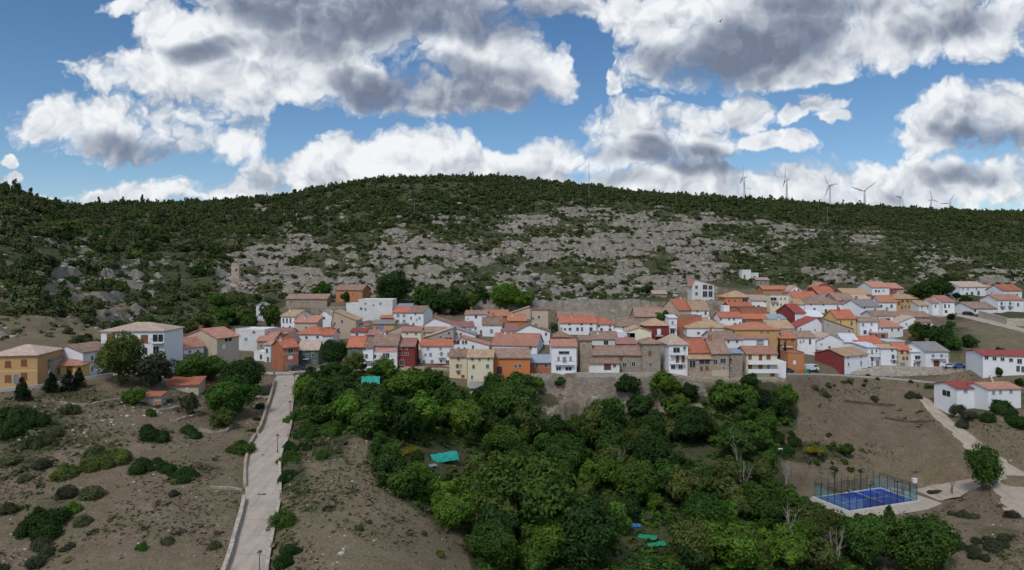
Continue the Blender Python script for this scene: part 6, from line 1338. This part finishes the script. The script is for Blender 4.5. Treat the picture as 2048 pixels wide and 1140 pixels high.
def things():
    court()
    lamp(519,1100,1175,'nearest street lamp on the ramp at the bottom of the picture')
    lamp(555,868,907,'street lamp at the right edge of the ramp where it narrows')
    lamp(580,801,842,'street lamp on the right edge of the upper ramp'); lamp(589,749,785,'street lamp nearest the top of the ramp'); lamp(548,744,790,'street lamp on the left side of the ramp head')
    pylon('utility_pole','steel pole with crossarm on the far left wooded slope',658,432,476,'T'); pylon('utility_pole','pole with crossarm above the small white hut on the left slope',387,502,542,'conc')
    pylon('radio_mast','very tall thin lattice mast standing on the central hill',1178,322,402,'mast',cat='radio mast')
    pylon('utility_pole','pole on the skyline left of the tall thin mast',1028,357,388,'T'); pylon('utility_pole','thin pole among the trees below the hilltop',829,396,436,'T')
    pylon('utility_pole','pole on the slope below the third wind turbine',1655,414,452,'conc'); pylon('pylon','steel pylon with V shaped arms on the skyline right of the first wind turbine',1500,380,402,'Y',Y=800,cat='pylon'); pylon('utility_pole','pole on the right wooded slope below the first turbine',1419,408,432,'T'); pylon('utility_pole','pole in the scrub at the far right slope',1946,478,496,'conc')
    for a in((1488.5,354.5,26,14,8,'wind turbine farthest left, one blade pointing almost straight up',-1),(1573.5,358.5,28,10,3,'second wind turbine from the left with one blade hanging along its tower',-1),(1660,371,26,38,-30,'third wind turbine from the left with a blade leaning left',-1),
              (1729,382,27,76,-66,'fourth wind turbine from the left with one long blade stretched out to the left',-1),(1800,394,22,30,152,'faint small wind turbine between the fourth and the bright white ones',1),(1862,400,22,28,-22,'bright wind turbine near the right with a blade leaning left',1),(1900,406,20,60,32,'farthest right wind turbine half hidden behind a skyline tree',-1)): turbine(a[0],a[1],a[2],a[3],a[4],a[5],a[6])
    # ruin tower and its rubble
    Y=hit(470,560); X=(470-CX)/F*Y; z0=g1(X,Y); t=root('ruined_tower','tall broken beige tower ruin above its pale rubble on the left slope','ruin',(X,Y,z0)); k=Y/F
    m=MB(); w=8*k; h=30*k; rr=random.Random(4)
    m.prism([(-w,-1),(w,-1),(w*.95,h*.72),(w*.8,h*.9),(w*.2,h*.82),(-w*.3,h),(-w*.9,h*.97)],0,2.4,'y'); m.prism([(-w,-1),(-w*.4,-1),(-w*.5,h*.85),(-w,h*.8)],2.4,5.5,'y')
    link('wall',m.me('wall',[rubble('pinkish_ruin_stone',(.46,.36,.29),1.6)]),t)
    m=MB(); m.box(w*.1,w*.5,-.05,.02,h*.45,h*.62); link('opening',m.me('opening',[GLASS_AND_SHADE]),t)  # dark sheet painted in for the shade inside the unglazed hole
    Y=hit(483,572); X=(483-CX)/F*Y; z0=g1(X,Y); T_=[rocktemplate(i+40) for i in range(5)]; rs=np.random.RandomState(2); V=[];Fs=[];b=0
    for i in range(160):
        v,f=T_[i%5]; x,y=rs.normal(0,3.2),rs.normal(0,1.6); zz=g1(X+x,Y+y)-z0+max(0,1.6-.05*x*x-.2*y*y); s=rs.uniform(.3,.75); V.append(v*s+np.array([x,y,zz])); Fs.append(f+b); b+=8
    o=link('rubble_heap',mesh('rubble_heap',np.concatenate(V),np.concatenate(Fs),[plain('pale_rubble',(.42,.34,.28),.95,.3,1.)]),None,(X,Y,z0)); tag(o,'pale pinkish rubble heap at the foot of the broken tower ruin','rubble heap')
    Y=hit(388,545); X=(388-CX)/F*Y; z0=g1(X,Y); t=root('transformer_hut','small narrow white hut on the left slope','hut',(X,Y,z0)); m=MB(); m.box(-.9,.9,0,1.8,-.8,3.2); link('wall',m.me('wall',[WALL['w2']]),t); m=MB(); m.prism([(-1.1,3.2),(1.1,3.2),(0,3.7)],-.2,2.0,'y'); link('roof',m.me('roof',[ROOF['gy']]),t); link('door',winmesh('G',.8,1.9),t,(0,0,0))
    # garden covers
    tq=plain('turquoise_tarpaulin',(.02,.30,.255),.5,.15); gnn=plain('green_shade_net',(.015,.26,.13),.7,.25); bt=plain('blue_tarpaulin',(.03,.18,.42),.5,.2)
    tarp(742,777,36,3.4,1.9,tq,'turquoise tarpaulin thrown over a frame among the trees below the pink house',.1,Y=176)
    tarp(724,806,26,1.6,.7,tq,'narrow turquoise tarpaulin between the trees, below the larger one',0)
    tarp(828,776,22,1.6,.6,bt,'small blue tarpaulin under the roofless brick hut',.1)
    tarp(886,922,60,2.8,1.6,tq,'long turquoise netting tunnel in the clearing of the hollow',.62,'garden_netting',.12)
    tarp(1290,1074,50,2.2,.35,gnn,'fallen green netting lying in the lower garden plot',-.45,'garden_netting',.3); tarp(1312,1090,38,2.0,.3,gnn,'crumpled end of the green netting nearest the stony ground',.15,'garden_netting',.3)
    tarp(1272,1053,18,.9,.5,bt,'small blue sheet beside the fallen green netting',0)
    tarp(862,932,22,1.6,.25,plain('grey_plastic_sheet',(.2,.21,.24),.5,.2),'grey sheet at the left end of the turquoise netting tunnel',.6,'garden_netting',.1)
    for a in((1475,945,80,36,'grey leafless tree beside the clearing of the hollow'),(1236,965,70,40,'grey leafless tree in the middle of the hollow'),(1488,985,60,22,'thin leafless tree below the clearing'),(1572,985,60,20,'thin leafless tree near the left tip of the court pad'),(1585,1130,110,40,'tall leafless tree at the bottom below the court'),(955,1045,80,60,'bare branches leaning over the tallest broad tree'),(1905,995,34,6,'thin bare sapling on the court path'),(1665,1140,80,60,'grey bare bush beside the fallen trunk')): bare_tree(*a)
    for i,(pp,l) in enumerate((([(1615,1125),(1665,1108),(1705,1095)],'long pale fallen trunk at the bottom below the court'),([(1716,1103),(1728,1118),(1738,1132)],'short pale fallen trunk lying downhill from the long one'))):
        P_=[]
        for px,py in pp: Y=hit(px,py); X=(px-CX)/F*Y; P_.append(Vector((X,Y,g1(X,Y)+.6)))
        m=MB(); o0=P_[0]; m.tube([p-o0 for p in P_],[.2,.16,.08],7); d=P_[1]-o0
        for k in range(4): s=d*(k+1)/4.5; m.tube([s,s+Vector((rnd.uniform(-1,1),rnd.uniform(-.6,.6),1.1))],[.07,.02],5)
        o=link('fallen_trunk',m.me('fallen_trunk',[plain('bleached_wood',(.42,.39,.35),.9,.2)]),None,tuple(o0)); tag(o,l,'fallen trunk','fallen trunks')
    dk=plain('black_car_paint',(.02,.02,.025),.25,.1,spec=.5); wp=plain('white_car_paint',(.6,.62,.65),.3,.05,spec=.5); nb=plain('navy_car_paint',(.03,.045,.09),.3,.1,spec=.5); bc=plain('blue_car_paint',(.06,.14,.40),.3,.1,spec=.5)
    car(1936,631,0.1,dk,'black car parked on the upper dirt road facing the low white house'); car(597,742,.2,nb,'dark blue car parked between the brick house and the green house'); car(1916,737,.1,bc,'blue car parked at the end of the high retaining wall'); car(1896,737,.1,wp,'white car parked left of the blue car above the high wall')
    car(1622,744,.25,wp,'white van parked beside the green and orange containers','van'); car(1573,746,.1,nb,'dark car parked under the plain orange wall block')
    for px,c,l in((1612,(.03,.25,.12),'green recycling container beside the white van'),(1604,(.45,.12,.04),'orange container left of the green recycling container')):
        Y=hit(px,749); X=(px-CX)/F*Y; z0=g1(X,Y)+.1; mt=plain('container_'+l.split()[0],c,.5,.1); t=root('recycling_container',l,'container',(X,Y,z0),0,'recycling containers'); m=MB()
        m.tube([(0,0,.05),(0,0,.3),(0,0,1.1),(0,0,1.55),(0,0,1.75)],[.6,.72,.74,.55,.15],14); link('body',m.me('body',[mt]),t); m=MB(); m.tube([(0,-.62,1.3),(0,-.78,1.32)],.16,10); link('slot',m.me('slot',[GLASS_AND_SHADE]),t)
    # white water tank beside the track, boxes near the hedge
    Y=hit(1914,834); X=(1914-CX)/F*Y; t=root('water_tank','small white plastic water tank beside the dirt track','tank',(X,Y,g1(X,Y))); m=MB(); m.tube([(0,0,-.2),(0,0,1.0),(0,0,1.2)],[.55,.6,.3],14); link('tank_body',m.me('tank_body',[WHITE]),t); m=MB(); m.tube([(0,0,1.2),(0,0,1.3)],.18,10); link('lid',m.me('lid',[IRON]),t)
    for px,py,l in((1560,905,'white box at the left end of the yellow strip'),(1571,903,'second white box by the yellow strip, with a dark gap before it'),(1829,965,'white bench like block beyond the right corner of the padel court')):
        Y=hit(px,py); X=(px-CX)/F*Y; m=MB(); m.box(-.5,.5,-.4,.4,-.3,.7); m.box(-.55,.55,-.45,.45,.7,.78); o=link('white_box',m.me('white_box',[WHITE]),None,(X,Y,g1(X,Y)),rnd.uniform(-.4,.4)); tag(o,l,'box','white boxes in the gardens')
    # bird
    p=W(1440,43,120); m=MB(); m.tube([(-.22,0,0),(-.1,0,.03),(.12,0,.02),(.26,0,-.02)],[.02,.08,.07,.02],7); m.add([(-.08,0,.05),(.1,0,.05),(.05,.5,.28),(-.12,.85,.1),(-.14,.45,.24)],[(0,1,2,4),(4,2,3)]); m.add([(-.08,0,.05),(.1,0,.05),(.05,-.5,.28),(-.12,-.85,.1),(-.14,-.45,.24)],[(0,4,2,1),(4,3,2)])
    o=link('bird',m.me('bird',[IRON]),None,tuple(p),.6); tag(o,'small dark bird flying against the grey cloud at top right','bird')
# ------------------------------------------------------------------ sky with cumulus, sun, eye
CLOUD=[(700,20,430,150),(540,130,300,130),(940,110,230,130),(820,170,230,75),(300,150,230,75),(420,90,160,90),(240,245,260,75),(330,290,190,50),(120,240,120,60),(1080,130,90,80),
(1500,20,430,130),(1400,120,190,85),(1560,120,170,70),(1860,40,260,95),(1290,40,150,70),(1950,60,150,60),(1180,10,200,45),(1320,255,220,75),(1250,300,160,55),(1420,290,110,60),(1120,310,110,50),
(790,315,190,70),(640,350,190,48),(400,382,230,45),(930,340,150,60),(1050,340,130,50),(240,385,90,25),(1970,240,180,90),(1880,270,110,50),(1655,205,62,42),(1605,235,50,30),(1570,292,90,26),(1690,240,40,22),(1230,160,32,30),
(1830,365,270,62),(1400,375,160,42),(1600,380,200,42),(2040,360,150,60),(1480,235,110,50),(8,322,34,20),(12,360,36,18),(60,398,90,16),(240,5,70,24),(330,35,70,55),(680,395,500,38),(1500,410,560,34),(1180,375,200,40),(880,215,60,25)]
HOLE=[(1175,110,62,55,1),(110,70,120,60,.8),(1700,180,130,30,.5),(600,250,80,40,.6)]
DARK=[(720,25,360,95,1.1),(900,40,260,80,1),(880,180,260,75,1.1),(640,110,200,50,.6),(430,125,75,32,.75),(270,290,200,38,.9),(1500,110,260,80,1),(1620,40,240,60,.7),(1900,90,180,50,.75),(1350,300,200,42,1),(1980,285,150,42,.95),(1930,350,130,28,.7),(700,250,120,40,.4),(800,385,260,20,.2),(520,240,120,35,.4),(1150,360,200,30,.5),(1750,385,200,26,.2),(700,60,160,50,.6)]
def sky():
    w=bpy.data.worlds.new('World'); sc.world=w; w.use_nodes=True; t=w.node_tree; t.nodes.clear()
    o=t.nodes.new('ShaderNodeOutputWorld'); bg=t.nodes.new('ShaderNodeBackground'); t.links.new(bg.outputs[0],o.inputs[0]); bg.inputs[1].default_value=.1
    sk=t.nodes.new('ShaderNodeTexSky'); sk.sky_type='NISHITA'; sk.sun_disc=False; sk.sun_elevation=R(SUN_EL); sk.sun_rotation=R(SUN_ROT); sk.altitude=1000; sk.air_density=1.0; sk.dust_density=.6; sk.ozone_density=1.5
    tc=t.nodes.new('ShaderNodeTexCoord'); d=tc.outputs['Generated']; s=nd(t,'ShaderNodeSeparateXYZ'); t.links.new(d,s.inputs[0])
    ay=math_(t,'MAXIMUM',math_(t,'ABSOLUTE',s.outputs[1]),.22)
    u=math_(t,'DIVIDE',s.outputs[0],ay); v=math_(t,'DIVIDE',s.outputs[2],ay)
    cb=nd(t,'ShaderNodeCombineXYZ'); t.links.new(u,cb.inputs[0]); t.links.new(v,cb.inputs[1]); P0=cb.outputs[0]
    front=math_(t,'GREATER_THAN',s.outputs[1],.22)
    def vm(op,a,b=None,c=None):
        n=t.nodes.new('ShaderNodeVectorMath'); n.operation=op
        for i,x in enumerate((a,b,c)):
            if x is None: continue
            if isinstance(x,bpy.types.NodeSocket): t.links.new(x,n.inputs[i])
            else: n.inputs[i].default_value=x
        return n
    def nz(vec,sc_,det,rough,out=0,lac=2.1):
        n=t.nodes.new('ShaderNodeTexNoise'); n.noise_dimensions='2D'; n.inputs['Scale'].default_value=sc_; n.inputs['Detail'].default_value=det; n.inputs['Roughness'].default_value=rough; n.inputs['Lacunarity'].default_value=lac; t.links.new(vec,n.inputs['Vector']); return n.outputs[out]
    wn=nz(P0,7,4,.6,1); P=vm('MULTIPLY_ADD',vm('SUBTRACT',wn,(.5,.5,.5)).outputs[0],(.11,.07,0),P0).outputs[0]
    wn2=nz(P0,3.0,3,.55,1); Pd=vm('MULTIPLY_ADD',vm('SUBTRACT',wn2,(.5,.5,.5)).outputs[0],(.20,.12,0),P0).outputs[0]
    def field(L,P,inv=False):
        acc=None
        for b in L:
            cx,cy,rx,ry=b[:4]; a=b[4] if len(b)>4 else 1
            cx=(cx-CX)/F; cy=(HY-cy)/F; rx/=F; ry/=F
            q=vm('MULTIPLY_ADD',P,(1/rx,1/ry,0),(-cx/rx,-cy/ry,0)).outputs[0]
            k=vm('DOT_PRODUCT',q,q).outputs['Value']
            k=math_(t,'MULTIPLY_ADD',k,-a,a)
            if acc is None: acc=math_(t,'MAXIMUM',k,-1.0)
            else: acc=math_(t,'MAXIMUM',acc,k)
        return acc
    A=field(CLOUD,P); Hh=field(HOLE,P); Dk=field(DARK,Pd)
    def puff(vec,det=3):
        n=t.nodes.new('ShaderNodeTexVoronoi'); n.voronoi_dimensions='2D'; n.feature='SMOOTH_F1'; n.inputs['Smoothness'].default_value=.35; n.inputs['Scale'].default_value=9; n.inputs['Detail'].default_value=det; n.inputs['Roughness'].default_value=.62; n.inputs['Lacunarity'].default_value=2.3; t.links.new(vec,n.inputs['Vector']); return math_(t,'SUBTRACT',.95,n.outputs['Distance'])
    def lump(vec,k,d): return math_(t,'ADD',math_(t,'MULTIPLY',nz(vec,4.5,k,.58),.62),math_(t,'MULTIPLY',puff(vec,d),.38))
    fb=lump(P,8,3); fb2=lump(vm('ADD',P,(-.008,.020,0)).outputs[0],4,2)
    # outside the mapped part of the sky an even scatter of cumulus
    gen=math_(t,'MULTIPLY_ADD',nz(P0,1.6,3,.5),6.0,-2.7)
    mv=math_(t,'MULTIPLY',front,ramp(t,v,[(.41,g3(1)),(.60,g3(0))])); mu=ramp(t,math_(t,'MULTIPLY',math_(t,'ABSOLUTE',u),.5),[(.375,g3(1)),(.52,g3(0))]); mk=math_(t,'MULTIPLY',mv,mu)
    A=math_(t,'ADD',math_(t,'MULTIPLY',A,mk),math_(t,'MULTIPLY',gen,math_(t,'SUBTRACT',1.0,mk)))
    A=math_(t,'MINIMUM',A,.9)
    dens=math_(t,'ADD',A,math_(t,'MULTIPLY_ADD',fb,2.1,-.80))
    dens=math_(t,'SUBTRACT',dens,math_(t,'MULTIPLY',math_(t,'MAXIMUM',Hh,0.0),1.6))
    alpha=ramp(t,dens,[(.0,g3(0)),(.16,g3(.35)),(.36,g3(.82)),(.62,g3(1))],'EASE')
    low=ramp(t,v,[(0,g3(1)),(.10,g3(0))])       # thin veil near the horizon
    # light on the cloud: relief from the change of density towards the sun, dark flat bases
    rel=math_(t,'MULTIPLY',math_(t,'SUBTRACT',fb,fb2),1.5)
    br=math_(t,'ADD',math_(t,'MULTIPLY_ADD',nz(P,2.2,4,.5),.4,.55),rel)
    edge=ramp(t,dens,[(.2,g3(0)),(.45,g3(1)),(1.0,g3(0))],'EASE')
    br=math_(t,'ADD',br,math_(t,'MULTIPLY',edge,.08))
    dk=math_(t,'ADD',math_(t,'MULTIPLY',Dk,1.0),math_(t,'MULTIPLY_ADD',fb,.9,-.30))
    dks=ramp(t,dk,[(-.0,g3(0)),(1.05,g3(1))],'EASE')
    br=math_(t,'SUBTRACT',br,math_(t,'MULTIPLY',dks,.66),clamp=True)
    cc=ramp(t,br,[(.0,(1.75,2.1,2.95)),(.22,(2.6,3.0,3.9)),(.45,(4.3,4.7,5.4)),(.66,(6.6,7.0,7.6)),(.92,(9.0,9.2,9.4))])
    hs=nd(t,'ShaderNodeHueSaturation'); t.links.new(sk.outputs[0],hs.inputs['Color']); hs.inputs['Saturation'].default_value=SKY_SAT; hs.inputs['Value'].default_value=SKY_VAL
    skc=mixc(t,math_(t,'MULTIPLY',low,.35),hs.outputs[0],(4.2,5.0,6.2))
    t.links.new(mixc(t,alpha,skc,cc),bg.inputs[0])
    w.cycles.sampling_method='MANUAL'; w.cycles.sample_map_resolution=512
def main():
    global SUN_EL,SUN_ROT,SKY_SAT,SKY_VAL
    SUN_EL=52; SUN_ROT=205; SKY_SAT=1.22; SKY_VAL=1.05
    sky()
    l=bpy.data.lights.new('sun','SUN'); l.energy=2.0; l.angle=R(14); l.color=(1,.96,.9); lo=bpy.data.objects.new('sun',l); col.objects.link(lo)
    az=R(SUN_ROT); el=R(SUN_EL); d=Vector((math.sin(az)*math.cos(el),math.cos(az)*math.cos(el),math.sin(el))); lo.rotation_euler=d.to_track_quat('Z','Y').to_euler(); lo.location=(0,-20,120)
    c=bpy.data.cameras.new('camera'); c.sensor_width=36; c.lens=36*F/2048; c.shift_y=-(570-HY)/2048; c.clip_start=1; c.clip_end=90000
    co=bpy.data.objects.new('camera',c); col.objects.link(co); co.location=(0,0,CZ); co.rotation_euler=(math.pi/2,0,0); sc.camera=co
    sc.view_settings.view_transform='Standard'; sc.view_settings.look='None'; sc.view_settings.exposure=0; sc.view_settings.gamma=1
    sc.render.engine='CYCLES'; cy=sc.cycles; cy.max_bounces=5; cy.diffuse_bounces=3; cy.glossy_bounces=2; cy.transmission_bounces=3; cy.transparent_max_bounces=8; cy.use_denoising=True; cy.caustics_reflective=False; cy.caustics_refractive=False; cy.use_adaptive_sampling=True; cy.adaptive_threshold=.02
    import time; t0=time.time()
    def lap(s): print('LAP',s,round(time.time()-t0,1))
    build_houses(); lap('houses'); build_land(); lap('land'); build_strips(); build_walls(); lap('walls'); things(); lap('things'); planting(); lap('planting'); hillside(); lap('hillside'); litter(); lap('litter')
main()
